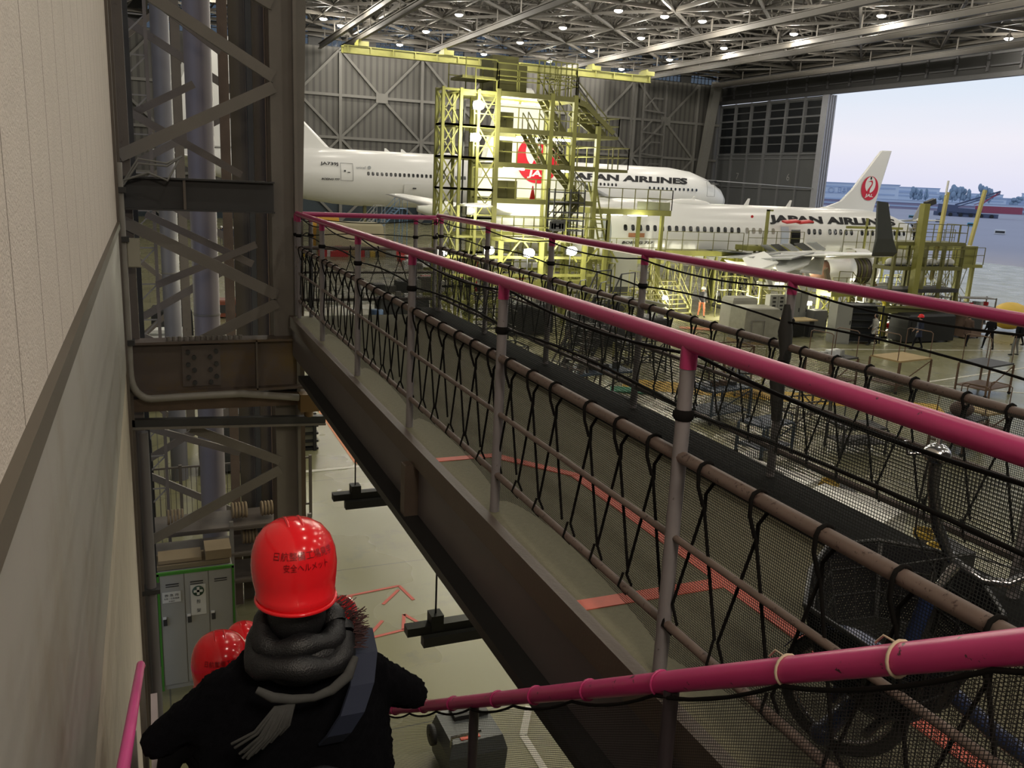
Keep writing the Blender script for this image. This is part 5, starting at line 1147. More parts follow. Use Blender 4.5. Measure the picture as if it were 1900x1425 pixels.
b = MB(); b.box(-.1, .92, 11.89, 11.93, 1.77, 1.81); b.box(-.1, -.07, 11.89, 11.93, 0, 1.8); b.box(.89, .92, 11.89, 11.93, 0, 1.8); b.build('green_trim', grn, t)
ppr = mat('paper', (.62, .62, .57), .7)
s = MB().box(-.04, .20, 11.885, 11.895, 1.36, 1.52).build('sign', ppr, t)
tf = lambda x, z: (lambda u, v, w: V((x+u, 11.88-abs(w), z+v)))
text_on('sign_text', '救 急 用', 1, tf(.08, 1.475), textm, s, width=.18, height=.04); text_on('sign_text', '毛布・応急用具', 1, tf(.08, 1.425), textm, s, width=.20, height=.028); text_on('sign_text', '整備部', 1, tf(.08, 1.385), textm, s, width=.08, height=.015)
s = MB().box(.33, .53, 11.885, 11.895, 1.12, 1.58).build('sign', ppr, t)
b = MB(); b.lathe((.43, 11.878, 1.49), (0, -1, 0), [(0, .078), (.004, .078), (.004, .0)], 28); b.build('disc', mat('dark_green', (.03, .07, .04), .5), s)
b = MB(); b.box(.37, .49, 11.868, 11.872, 1.472, 1.508); b.box(.412, .448, 11.868, 11.872, 1.43, 1.55); b.build('cross', ppr, s)
text_on('sign_text', '担', 1, tf(.43, 1.33), textm, s, width=.055, height=.06); text_on('sign_text', '架', 1, tf(.43, 1.19), textm, s, width=.055, height=.06)
b = MB(); b.box(-.09, .88, 11.98, 12.4, 1.81, 1.87); tag(b.build('plank', mat('old_wood', (.22, .17, .10), .8, 0, .3, 3)), 'flat wooden board lying on top of the grey lockers', 'board')
b = MB(); b.box(.55, .9, 12.0, 12.38, 1.88, 2.02); b.box(-.07, .5, 12.03, 12.38, 1.88, 1.93); tag(b.build('carton', mat('cardboard', (.28, .21, .12), .8, 0, .15, 3)), 'brown cardboard packs on the board above the lockers', 'carton')
# pallet cages
t = thing('cage_pallet', (3.3, 23.4, 0), 'stack of black barred pallets with a white sack on top, beyond the bracing', 'pallet')
for k in range(5):
    b = MB(); b.box(2.9, 4.0, 22.4, 23.6, .02+k*.21, .07+k*.21)
    for x in (2.95, 3.35, 3.9): b.box(x-.04, x+.04, 22.35, 22.42, .0+k*.21, .21+k*.21)
    b.build('pallet', BLACK, t)
b = MB(); b.box(2.95, 3.95, 22.5, 23.5, .1, .98); b.build('load', mat('tan_load', (.24, .22, .15), .8), t)
b = MB(); b.ell((3.4, 22.9, 1.12), (.5, .42, .13), 20, 10); tag(b.build('sack', mat('cream_sack', (.50, .48, .36), .8, 0, .15, 6)), 'cream sack lying on the barred pallet stack', 'sack')
# pipe shelf with hose coils behind the lockers
t = thing('pipe_shelf', (1.2, 13.6, 0), 'dark pipe shelf loaded with coiled hoses behind the lockers', 'shelf')
for z in (.9, 1.35, 1.8): b = MB(); b.box(-.2, 2.2, 13.2, 14, z-.02, z+.02); b.bar((-.2, 13.15, z+.06), (2.2, 13.15, z+.06), .03); b.build('shelf', STEEL, t)
for x in (-.2, 1.0, 2.2): MB().box(x-.03, x+.03, 13.15, 13.2, 0, 1.95).build('post', STEEL_L, t)
coilm = mat('brown_hose', (.22, .16, .09), .7, 0, .3, 8)
for i, (x, z, r) in enumerate(((.2, 1.86, .10), (1.15, 1.86, .11), (1.6, 1.86, .10), (1.3, 1.41, .10), (1.75, 1.41, .09), (1.45, .96, .10))):
    b = MB()
    for q in range(5): b.tube([V((x+q*.05-.1, 13.5+r*cos(a), z+r+.03+r*sin(a))) for a in [2*pi*j/16 for j in range(17)]], .022, 6, False)
    tag(b.build('hose_coil', coilm), 'coil of brown ribbed hose on the dark pipe shelf behind the lockers', 'hose', 'hose coils on the pipe shelf')
# dark machines & fence seen through the bracing
def boxmachine(x, y, w, d, h, m, label, cat='machine', name='covered_machine', rz=0):
    t = thing(name, (x, y, 0), label, cat, None, rz)
    b = MB(); b.loft([[V((sx*w/2*s, sy*d/2*s, z)) for sx, sy in ((-1, -1), (1, -1), (1, 1), (-1, 1))] for z, s in ((.08, 1), (h*.5, 1.0), (h*.92, .97), (h, .88))], smooth=False); b.build0('body', m, t)
    b = MB(); b.box(-w*.42, w*.42, -d/2-.02, -d/2, h*.3, h*.75); b.build0('front_panel', m if w > 2.5 else STEEL_D, t)
    for sx in (-1, 1):
        for sy in (-1, 1): b = MB(); b.cyl((sx*w*.4-.03, sy*d*.4, .06), (sx*w*.4+.03, sy*d*.4, .06), .06, 10); b.build0('wheel', BLACK, t)
    return t
boxmachine(1.8, 21.6, 1.7, 1.2, 1.5, STEEL_D, 'dark covered machine seen through the lower bracing, left of the barred pallets')
boxmachine(-1.4, 24, 1.6, 1.2, 1.7, STEEL_D, 'dark covered machine seen beside the second round column')
boxmachine(1.5, 33, 1.2, .9, 1.2, mat('olive_box', (.14, .13, .09), .6), 'olive bench-like machine seen through the bracing under the dark beam')
boxmachine(3.6, 45.0, 2.0, 1.1, .9, mat('red_brown', (.22, .06, .03), .5), 'red-brown low cart beyond the round column, seen through the bracing', 'cart', 'low_cart')
t = thing('mesh_fence', (1, 17.8, 0), 'low mesh fence panels behind the bracing near the floor', 'fence'); b = MB()
for i in range(40): b.bar((-.9+i*.1, 17.8, .3), (-.9+i*.1, 17.8, 1.35), .012)
for z in (.3, 1.35): b.bar((-.9, 17.8, z), (3.0, 17.8, z), .035)
b.build('mesh', STEEL, t)
for x in (-.9, .4, 1.7, 3.0): MB().box(x-.03, x+.03, 17.77, 17.83, 0, 1.4).build('post', STEEL, t)
b = MB(); b.tube([(2.9, 9.3, .0), (2.9, 9.3, .9), (2.9, 9.0, .95)], .03, 8)
t = thing('floor_scrubber', (3.45, 9.0, 0), 'grey floor cleaning cart with a red strip at the foot of the stairs', 'cart')
gm2 = mat('scrubber_grey', (.13, .14, .145), .4)
b = MB(); b.loft([[V((3.45+a*w, 9.0+c*l, z)) for a, c in ((-1, -1), (1, -1), (1.0, .7), (.5, 1), (-.5, 1), (-1, .7))] for z, w, l in ((.08, .36, .42), (.45, .38, .44), (.62, .33, .38))], smooth=False); b.build('body', gm2, t)
b = MB(); b.box(3.25, 3.5, 8.66, 8.75, .50, .63); b.build('red_strip', mat('red_orange', (.75, .08, .03), .4), t); b = MB(); b.box(3.3, 3.75, 9.05, 9.3, .62, .68); b.build('lid', STEEL_D, t)
b = MB(); b.lathe((3.0, 9.05, .5), (1, 0, 0), [(-.03, .02), (-.03, .13), (.03, .13), (.03, .02)], 18); b.build('reel', STEEL_D, t); b = MB(); b.tube([(3.1, 8.6, .6), (3.05, 8.45, .85), (3.4, 8.4, .9)], .018, 8); b.build('handle', MT['chrome'], t)

# ================================================================ WORKSHOP FLOOR: carts, steps, cabinets
def stair_cart(x, y, rz, n, w, m, label, group=None, rise=.24, run=.22, top=.8):
    t = thing('step_ladder', (x, y, 0), label, 'ladder', group, rz); H_ = n*rise; L_ = n*run
    for sg in (-1, 1):
        b = MB(); b.bar((sg*w/2, 0, .1), (sg*w/2, L_, H_), .05, .12); b.bar((sg*w/2, L_+top, .1), (sg*w/2, L_+top, H_), .06); b.bar((sg*w/2, L_, .1), (sg*w/2, L_, H_), .06); b.bar((sg*w/2, 0, .12), (sg*w/2, L_+top, .12), .06); b.bar((sg*w/2, L_, .2), (sg*w/2, L_+top, H_-.1), .035); b.build0('side_frame', m, t)
        b = MB(); b.bar((sg*w/2, .1, 1.0), (sg*w/2, L_, H_+1.0), .04); b.bar((sg*w/2, L_, H_+1), (sg*w/2, L_+top, H_+1), .04); b.bar((sg*w/2, L_+top, H_), (sg*w/2, L_+top, H_+1), .04); b.bar((sg*w/2, .1, .2), (sg*w/2, .1, 1), .04); b.bar((sg*w/2, L_, H_), (sg*w/2, L_, H_+1), .04); b.bar((sg*w/2, .1, .6), (sg*w/2, L_, H_+.5), .03); b.build0('handrail', m, t)
    for k in range(n): b = MB(); b.box(-w/2, w/2, k*run, k*run+.22, (k+1)*rise-.03, (k+1)*rise); b.build0('step', m, t)
    b = MB(); b.box(-w/2, w/2, L_, L_+top, H_-.05, H_); b.build0('top_deck', m, t)
    for sg in (-1, 1):
        for yy in (.05, L_+top-.05): b = MB(); b.cyl((sg*w/2-.03, yy, .08), (sg*w/2+.03, yy, .08), .08, 10); b.build0('caster', BLACK, t)
    return t
def trolley(x, y, rz, w, d, h, m, label, top=None, handle=.75, group=None, shelf=True):
    t = thing('trolley', (x, y, 0), label, 'cart', group, rz)
    b = MB(); b.box(-w/2, w/2, -d/2, d/2, h-.06, h); b.build0('deck', top or m, t)
    for sx in (-1, 1):
        for sy in (-1, 1): b = MB(); b.box(sx*w/2-.03, sx*w/2+.03, sy*d/2-.03, sy*d/2+.03, .1, h-.06); b.build0('leg', m, t); b = MB(); b.cyl((sx*w/2-.02, sy*d/2, .07), (sx*w/2+.02, sy*d/2, .07), .07, 10); b.build0('caster', BLACK, t)
        b = MB(); b.tube([V((sx*w/2, -d/2+.1, h)), V((sx*w/2, -d/2+.1, h+handle-.06)), V((sx*w/2, -d/2+.2, h+handle)), V((sx*w/2, d/2-.2, h+handle)), V((sx*w/2, d/2-.1, h+handle-.06)), V((sx*w/2, d/2-.1, h))], .02, 6); b.build0('handle', m, t)
    if shelf: b = MB(); b.box(-w/2, w/2, -d/2, d/2, .3, .34); b.bar((-w/2, -d/2, .34), (w/2, -d/2, h-.1), .03); b.build0('lower_shelf', m, t)
    return t
LY = mat('pale_yellow', (.40, .38, .16), .55, 0, .15, 2); WOODT = mat('plywood', (.36, .26, .12), .7, 0, .15, 2); blu = mat('slate_blue', (.06, .09, .13), .5)
stair_cart(28.4, 42.0, .15, 8, 1.7, LY, 'pale yellow wide step ladder near the person in orange trousers')
stair_cart(31.6, 37.9, -.7, 8, 1.4, YELD, 'olive step ladder angled to the right beside the wrapped crate')
stair_cart(26.2, 40.2, .3, 7, 1.2, LY, 'pale yellow step ladder hidden partly behind the grey electric box')
stair_cart(14.8, 29.0, -1.0, 12, 1.1, STEEL_D, 'long dark step ladder leaning across the floor just behind the far railing', top=1.2)
stair_cart(17.5, 34, -.8, 8, 1.0, STEEL_D, 'dark step ladder standing behind the long dark one')
stair_cart(36.0, 45.0, .1, 9, .9, STEEL_D, 'black step ladder below the wing root with white treads')
stair_cart(46.5, 37.5, .5, 11, 1.3, mat('pale_steel_ladder', (.36, .37, .36), .5), 'grey step ladder on the apron side, far right of the scaffold')
stair_cart(40.5, 39.5, 1.2, 8, 1.0, YELD, 'olive step ladder under the engine scaffold')
stair_cart(11.5, 24, -1.1, 7, .8, STEEL, 'narrow grey step ladder seen through both nets near the long dark one')
stair_cart(19.6, 86, -pi/2, 17, 1.8, mat('truck_blue', (.12, .22, .36), .5), 'blue step truck stair with white rails in front of the far white airliner')
stair_cart(17.6, 84.2, -pi/2, 14, 1.2, mat('pale_steel_ladder', (.4, .4, .4)), 'white railed step ladder left of the blue one')
stair_cart(24.6, 78, -1.2, 11, 1.2, mat('pale_steel_ladder', (.4, .4, .4)), 'white railed step ladder right of the blue one')
# cabinets & racks round (33, 34)
def rack(x, y, rz, w, d, h, n, m, label, items=None, back=False):
    t = thing('storage_rack', (x, y, 0), label, 'rack', None, rz)
    for sx in (-1, 1):
        for sy in (-1, 1): b = MB(); b.box(sx*w/2-.03, sx*w/2+.03, sy*d/2-.03, sy*d/2+.03, .05, h); b.build0('upright', m, t)
    for k in range(n+1): z = .15+(h-.2)*k/n; b = MB(); b.box(-w/2, w/2, -d/2, d/2, z-.02, z+.02); b.build0('shelf', m, t)
    if back: b = MB(); b.box(-w/2, w/2, d/2-.02, d/2, .1, h); b.build0('back_panel', m, t)
    return t
def things_on(x, y, z, w, d, n, mats, label, group, rz=0, smin=.12, smax=.3, name='small_box'):
    rr = random.Random(int(x*7+y*13+z*5)); ca, sa = cos(rz), sin(rz)
    for i in range(n):
        u = -w/2+w*(i+.5)/n; sx, sy, h = rr.uniform(smin, smax)*min(1, w/n/.3), rr.uniform(smin, smax), rr.uniform(smin, smax)
        m = mats[rr.randrange(len(mats))]; px, py = x+u*ca, y+u*sa
        b = MB(); b.loft([[V((px+a*sx/2*s, py+c*sy/2*s, z+hh)) for a, c in ((-1, -1), (1, -1), (1, 1), (-1, 1))] for hh, s in ((0, 1), (h*.85, 1), (h, .93))], smooth=False)
        tag(b.build(name, m), label, 'box', group)
cab(32.6, 37.3, 0, 1.0, .7, 2.1, grey_c, 'pale grey double cabinet standing behind the plywood desk, tallest of the row', doors=2)
cab(33.5, 36.6, 0, .9, .7, 1.2, mat('mid_grey', (.16, .16, .155)), 'mid grey low cabinet beside the tall pale cabinet', doors=1)
t = cab(32.3, 33.6, 0, .8, .9, 2.0, grey_c, 'pale grey cabinet against the left side of the black storage rack', doors=1, rz=-.3)
rack(33.4, 33.4, -.3, 1.9, 1.0, 2.0, 5, mat('black_rack', (.03, .033, .035), .5), 'black multi-shelf storage rack in the middle of the floor', back=True)
boxmachine(33.4, 33.6, 1.8, .8, 1.95, mat('black_rack', (.03, .03, .03)), 'dark crates filling the black storage rack', 'crate', 'crate_block', -.3)
t = thing('drawer_unit', (31.5, 37.8, 1.0), 'white plastic drawer unit with dark labels on the shelf left of the tall pale cabinet', 'drawers')
MB().box(31.0, 32.0, 37.5, 37.9, .0, 1.9).build('body', mat('ivory', (.46, .46, .42), .5), t)
for i in range(2):
    for j in range(4): o = MB().box(31.03+i*.5, 31.47+i*.5, 37.46, 37.5, 1.02+j*.21, 1.21+j*.21).build('drawer', mat('ivory', (.5, .5, .46)), t); MB().box(31.15+i*.5, 31.35+i*.5, 37.44, 37.46, 1.07+j*.21, 1.16+j*.21).build('label_plate', STEEL_D, o)
t = thing('desk', (31.1, 35.5, 0), 'plywood-topped work desk with black drawers in front of the pale cabinets', 'desk')
MB().box(30.1, 32.2, 35.0, 36.0, .86, .92).build('desk_top', mat('plywood_desk', (.48, .36, .19), .6), t)
for x in (30.3, 31.9): MB().box(x-.15, x+.15, 35.1, 35.9, 0, .86).build('pedestal', STEEL_D, t)
MB().box(30.6, 31.5, 35.15, 35.8, .05, .62).build('chest', BLACK, t)
# wrapped crate and its cage
t = thing('wrapped_crate', (27.6, 34.4, 0), 'tall crate wrapped in cloudy plastic, left of the dark wrapped post', 'crate', None, -.1)
b = MB(); b.loft([[V((a*w, c*d, z)) for a, c in ((-1, -1), (1, -1), (1, 1), (-1, 1))] for z, w, d in ((.15, .95, .7), (1.0, .98, .72), (1.75, .94, .7), (1.8, .85, .6))], smooth=False); b.build0('wrap', mat('cloudy_plastic', (.27, .26, .21), .35, 0, .25, 4, .4), t)
b = MB(); b.box(-1, 1, -.75, .75, .0, .14); b.build0('pallet', WOODT, t); b = MB(); b.tube([V((-.6, -.78, .1)), V((-.6, -.78, 1.2)), V((.1, -.78, 1.2)), V((.1, -.78, .1))], .025, 6); b.build0('frame_bar', STEEL_L, t)
boxmachine(28.6, 37.0, 1.6, 1.0, 1.9, mat('pale_board', (.38, .37, .31), .6), 'pale boxed unit with white papers on top, behind the wrapped crate', 'crate', 'crate')
# grey electric box on a stand
t = thing('electric_box', (24.9, 43.1, 0), 'plain tall grey box standing behind the far railing in front of the airliner tail lettering', 'box')
MB().box(24.1, 25.7, 42.8, 43.4, 1.7, 3.75).build('case', mat('electric_grey', (.27, .27, .23), .5, 0, .04), t); MB().box(24.3, 25.5, 42.95, 43.25, 0.02, 1.7).build('stand', STEEL_D, t)
# storage shelves behind the people (white/red goods)
for i, (x, y) in enumerate(((37.6, 36.4), (40.2, 35.4), (42.8, 34.6))):
    rack(x, y, -.25, 2.2, .8, 2.1, 4, WHITE if i == 0 else STEEL_L, ('storage shelves with red and white goods behind the striding person', 'storage shelves behind the person in the brown coat', 'storage shelves at the right behind the group of people')[i])
    for k in range(4): things_on(x, y, .17+k*.49, 1.9, .6, 6, [WHITE, RED, WHITE, grey_c, STEEL_D], 'small red, white or grey box on the storage shelves behind the group of people', 'goods on the storage shelves behind the people', -.25, .14, .30)
t = thing('yellow_stand', (36.0, 34.4, 0), 'bright yellow forked stand between the black rack and the white shelves', 'stand')
b = MB(); b.box(35.93, 36.07, 34.33, 34.47, .1, 1.9); b.bar((36, 34.4, 1.8), (35.7, 34.4, 2.15), .1); b.bar((36, 34.4, 1.8), (36.3, 34.4, 2.15), .1); b.build('fork_post', mat('bright_yellow', (.75, .62, .05), .4), t); MB().cb((36, 34.4, .05), (.5, .5, .1)).build('base', BLACK, t)
# platform trolleys in front (right)
rb = mat('rust_brown', (.13, .075, .045), .6, 0, .3, 3)
trolley(27.0, 24.6, .15, 2.0, 1.3, 1.3, rb, 'brown framed trolley with a plywood deck and tall hoop handles, centre of the right-hand carts', WOODT, 1.0)
trolley(24.3, 25.4, .2, 1.6, 1.2, 1.25, rb, 'brown framed trolley with a dark deck left of the plywood one', STEEL_D, 1.0)
trolley(30.0, 23.2, .2, 1.8, 1.2, 1.25, rb, 'dark decked trolley with a diagonal strut at the right edge', STEEL_D, 1.1)
trolley(22.3, 17.8, .3, 1.5, 1.0, 1.0, rb, 'trolley loaded with brown sacks in front of the plywood one', STEEL_D, .9)
trolley(24.4, 18.6, .1, 1.2, .9, .9, rb, 'low trolley with hoop handles at the lower right edge of the floor', WOODT, .8)
trolley(19.0, 18.5, -.2, 1.4, .9, .8, STEEL_D, 'flat dark trolley left of the sack trolley', STEEL_D, .7)
trolley(20.3, 25.2, -.3, 1.4, 1.0, .9, LY, 'pale trolley with thin hoops on the yellow band', STEEL_D, .9)
trolley(21.3, 29.2, .4, 1.2, .8, 1.0, YELD, 'olive lattice trolley behind the near far post', STEEL_D, .6)
trolley(17.0, 22.6, .2, 1.8, 1.2, 1.1, blu, 'slate blue work bench trolley seen through the net', blu, .3)
trolley(16.0, 18.9, .2, 1.3, .9, 1.0, blu, 'dark blue trolley with a rack below, seen through the net', blu, .2)
trolley(13.5, 24.8, .1, 2.6, 1.2, 1.3, STEEL_D, 'wide dark trolley behind the near post of the near railing', blu, .3)
trolley(19, 31.5, .1, 1.3, .9, .8, LY, 'small pale trolley near the wrapped crate', STEEL_D, .7)
b = MB(); b.ell((22.3, 17.8, 1.25), (.38, .3, .25), 16, 10); tag(b.build('sack', mat('brown_sack', (.10, .06, .045), .8)), 'dark brown sack on the front trolley at the right', 'sack')
# white slabs close below the far railing
t = thing('white_container', (14.9, 15.6, 0), 'white flat-lidded container lying just beyond the walkway edge, the longer one', 'container')
wc = mat('warm_white', (.82, .80, .72), .5, 0, .04)
def obox(cx, cy, rz, w, d, z0, z1, name, m, par):
    b = MB(); ca, sa = cos(rz), sin(rz); b.poly([(cx+a*w/2*ca-c*d/2*sa, cy+a*w/2*sa+c*d/2*ca, z0) for a, c in ((-1, -1), (1, -1), (1, 1), (-1, 1))], (0, 0, z1-z0)); return b.build(name, m, par)
obox(13.6, 15.6, -1.25, 1.9, .75, 0, .75, 'body', wc, t); obox(13.6, 15.6, -1.25, 1.96, .8, .75, .82, 'lid', wc, t)
t = thing('white_container', (13.9, 13.3, 0), 'white wide container lying just beyond the walkway edge, nearer one with yellow reels', 'container')
obox(13.85, 13.4, -1.2, 1.9, 1.5, 0, .72, 'body', wc, t); obox(13.85, 13.4, -1.2, 1.96, 1.56, .72, .80, 'lid', wc, t)
ym = mat('golden', (.62, .42, .05), .4)
for i, (x, y, z) in enumerate(((15.1, 15.3, .41), (14.7, 15.1, .41), (14.8, 12.2, .41), (13.9, 11.9, .41), (14.4, 11.5, .41))):
    b = MB()
    for q in range(4): b.tube([V((x+.2*cos(a), y+.2*sin(a), z+q*.04)) for a in [2*pi*j/20 for j in range(21)]], .022, 6, False)
    tag(b.build('yellow_hose_reel', ym), 'small ring of yellow hose beside the white containers', 'hose', 'yellow hose rings beside the white containers')
for i, (x, y, z, w, l) in enumerate(((15.1, 15.3, .38, 1.0, 'dark crate under the yellow hose rings by the longer white container'), (14.5, 11.8, .38, 1.6, 'dark crate under the yellow hose rings by the nearer white container'))): obox(x, y, -.2, w, .8, 0, z, 'crate', STEEL_D, None)['label'] = l
for o in bpy.data.objects:
    if o.name.startswith('crate') and o.parent is None and 'category' not in o and o.type == 'MESH': o['category'] = 'crate'
# green & orange mats on the floor
tag(obox(16.0, 26.6, -.5, 1.3, .8, 0.01, .05, 'green_mat', mat('green_mat_m', (.03, .25, .13), .6), None), 'small green mat beside the yellow floor band', 'mat')
tag(obox(27.6, 38.0, -.5, 3.2, .7, 0.01, .03, 'orange_mat', mat('orange_mat_m', (.5, .16, .06), .6), None), 'orange mat on the floor left of the wrapped crate', 'mat')
b = MB(); b.tube([(31.6, 43.5, .5), (32.2, 43.2, .35), (32.8, 42.6, .15), (34, 42, .1), (35.5, 41.4, .1)], .12, 10); tag(b.build('air_hose', RUBBER), 'thick black air hose curving on the floor behind the person in orange trousers', 'hose')
# long left bench area & goods under the far airliner
long_ = [(14, 78, 2.0, 'long beige tarpaulin-covered load behind the end railing of the walkway', mat('beige_tarp', (.42, .38, .25), .7, 0, .15, .6), 9.5, 2.6)]
boxmachine(17.3, 80, 5.8, 2.5, 2.9, mat('beige_tarp', (.44, .40, .28), .7, 0, .15, .6), 'long beige covered load behind the end railing of the walkway', 'load', 'covered_load')
boxmachine(15.4, 82.6, 2.6, 1.5, 3.4, mat('amber_tarp', (.6, .33, .04), .6), 'amber yellow load peeking above the long beige covered load', 'load', 'covered_load')
things_on(17, 77.5, 0, 12, 1, 24, [WHITE, grey_c, RED, WOODT, STEEL_D, ym], 'small box in the row of stores before the beige covered load', 'boxes in the row before the beige covered load', .05, .4, .9)
for r_, (y_, x_, w_, n_) in enumerate(((74, 27, 14, 22), (68, 26, 14, 22), (60, 24, 12, 16), (54, 17, 8, 10))):
    things_on(x_, y_, 0, w_, 1, n_, [WHITE, grey_c, STEEL_D, WHITE, RED, STEEL_L], 'small white, grey, red or dark box among the stores under the far airliner', 'boxes of the stores under the far airliner', .08, .35, 1.0)
for i, (x, y, w, h, l) in enumerate(((17.0, 38.4, 2.4, 1.5, 'dark machine with shelves at the tower foot, seen over the near railing'), (20.3, 38.0, 2.0, 1.1, 'dark machine in front of the tower right leg'), (22.8, 37, 2.6, .9, 'dark low machine between the tower and the grey electric box'), (12.0, 43, 2.6, 1.2, 'dark machine left of the tower foot'), (19.3, 35.0, 2.2, .9, 'dark low machine next to the dark step ladders'))):
    boxmachine(x, y, w, 1.2, h, STEEL_D, l)
for i, (x, y, z, w) in enumerate(((17, 38.4, 1.5, 2.2), (20.3, 38, 1.1, 1.8), (22.8, 37, .9, 2.4), (12, 43, 1.2, 2.4), (19.3, 35, .9, 2))):
    things_on(x, y, z, w, .8, 6, [WHITE, grey_c, WHITE, STEEL_L], 'small pale part lying on a dark machine near the tower foot', 'pale parts on the dark machines near the tower', 0, .12, .3)
t = thing('white_lamp', (19.8, 36.2, 1.5), 'round white lampshade among the dark machines behind the far railing', 'lamp'); b = MB(); b.lathe((12.9, 37, 1.2), (0, 0, 1), [(0, .4), (.12, .35), (.2, .1), (.2, 0)], 20)
b = MB(); b.lathe((19.3, 35.0, 1.22), (0, 0, 1), [(0, .38), (.1, .34), (.2, .1), (.2, 0)], 20); b.build('shade', WHITE, t); b = MB(); b.cyl((19.3, 35, .9), (19.3, 35, 1.22), .05); b.build('stem', STEEL, t)
t = thing('white_sheet', (20.6, 39.0, 1.1), 'long white curved panel lying on supports in front of the tower right leg', 'panel')
b = MB(); b.loft([[V((20.2+4.6*f, 38.4+.8*s-.6*f, 1.35+.35*sin(pi*f)+.05*k-.25*s)) for s, k in ((0, 0), (1, 0), (1, 1), (0, 1))] for f in [i/10 for i in range(11)]], smooth=False); b.build('panel', WHITE, t)
for x in (20.6, 24.3): MB().box(x-.05, x+.05, 38.3, 39, 0, 1.35).build('support', STEEL_D, t)
# wing-tip stores and engine stand
boxmachine(37.6, 33.2, 3.4, 1.2, 1.5, BLACK, 'long black chest under the wing tip scaffold', 'chest', 'chest'); 
boxmachine(41.5, 33.8, 1.3, 1.1, 1.7, mat('crate_brown', (.17, .11, .08), .6), 'brown crate with a curved pipe at the right of the wing tip scaffold', 'crate', 'crate')
boxmachine(39.6, 36.0, 1.5, 1.0, 1.7, BLACK, 'black cabinet right of the wing tip scaffold', 'cabinet', 'cabinet')
b = MB(); b.ell((46.5, 35, .9), (1.2, .9, .8), 18, 10); tag(b.build('yellow_cover', mat('amber_cover', (.75, .50, .08), .5, 0, .15, 1.5)), 'crumpled amber cover on a load at the right edge of the view', 'cover')
lowplat(36.2, 42.5, 38.6, 1.9, 'pale lattice engine stand platform beneath the engine', 6, .8)
# white parts on low racks beneath the engine
things_on(39, 39.3, 1.92, 5.5, .8, 14, [WHITE, mat('copper_part', (.3, .17, .12), .5), WHITE], 'pale or copper coloured part on the engine stand platform', 'parts on the engine stand platform', 0, .2, .45)

# ================================================================ OUTSIDE
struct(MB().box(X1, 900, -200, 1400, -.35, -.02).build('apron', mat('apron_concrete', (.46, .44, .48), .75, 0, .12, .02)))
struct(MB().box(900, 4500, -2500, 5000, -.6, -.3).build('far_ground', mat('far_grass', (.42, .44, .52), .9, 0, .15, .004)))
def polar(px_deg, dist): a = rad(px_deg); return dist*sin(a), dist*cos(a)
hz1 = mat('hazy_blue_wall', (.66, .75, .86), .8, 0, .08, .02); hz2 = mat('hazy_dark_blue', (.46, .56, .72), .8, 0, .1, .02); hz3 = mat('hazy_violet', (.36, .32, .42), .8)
rr = random.Random(11)
def building(az, dist, w, d, h, m, label, name='building', win=3):
    x, y = polar(az, dist); t = thing(name, (x, y, 0), label, 'building', None, -rad(az)); b = MB(); b.box(-w/2, w/2, 0, d, 0, h); b.build0('wall', m, t)
    b = MB(); b.box(-w/2-1, w/2+1, -1, d, h, h+h*.05); b.build0('roof', hz2, t)
    for k in range(win): b = MB(); b.box(-w*.46, w*.46, -.5, 0, h*(k+.35)/win, h*(k+.6)/win); b.build0('window_band', hz2, t)
    return t
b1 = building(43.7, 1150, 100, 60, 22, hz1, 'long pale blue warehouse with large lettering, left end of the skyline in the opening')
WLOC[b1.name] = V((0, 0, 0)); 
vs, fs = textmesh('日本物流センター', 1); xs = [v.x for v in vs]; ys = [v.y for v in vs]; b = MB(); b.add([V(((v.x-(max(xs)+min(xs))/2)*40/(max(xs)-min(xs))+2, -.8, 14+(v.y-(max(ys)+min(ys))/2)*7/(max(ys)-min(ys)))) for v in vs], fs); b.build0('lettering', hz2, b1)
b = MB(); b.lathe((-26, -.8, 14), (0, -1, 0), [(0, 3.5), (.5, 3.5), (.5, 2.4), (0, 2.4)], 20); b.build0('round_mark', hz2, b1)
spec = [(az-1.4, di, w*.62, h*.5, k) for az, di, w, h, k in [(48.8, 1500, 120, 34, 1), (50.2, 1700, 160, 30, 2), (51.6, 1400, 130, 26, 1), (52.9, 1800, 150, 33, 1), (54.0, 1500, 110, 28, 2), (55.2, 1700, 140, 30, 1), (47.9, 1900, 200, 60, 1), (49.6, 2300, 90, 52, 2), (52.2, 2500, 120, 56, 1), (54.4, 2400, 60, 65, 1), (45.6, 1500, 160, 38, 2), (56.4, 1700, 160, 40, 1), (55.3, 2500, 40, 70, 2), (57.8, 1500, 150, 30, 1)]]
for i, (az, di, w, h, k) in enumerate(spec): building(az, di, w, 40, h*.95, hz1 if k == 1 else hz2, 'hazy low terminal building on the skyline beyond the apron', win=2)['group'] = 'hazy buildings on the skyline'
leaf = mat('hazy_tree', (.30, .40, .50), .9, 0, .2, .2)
def tree(az, dist, h, w, label):
    x, y = polar(az, dist); t = thing('tree', (x, y, 0), label, 'tree', 'hazy trees on the skyline'); b = MB()
    for k in range(14): b.ell((x+rr.uniform(-w, w), y+rr.uniform(-w, w)*.5, h*rr.uniform(.45, 1)), (w*.4, w*.4, h*.16), 8, 6)
    b.build('crown', leaf, t); b = MB(); b.cyl((x, y, 0), (x, y, h*.7), w*.08, 6); b.build('trunk', leaf, t)
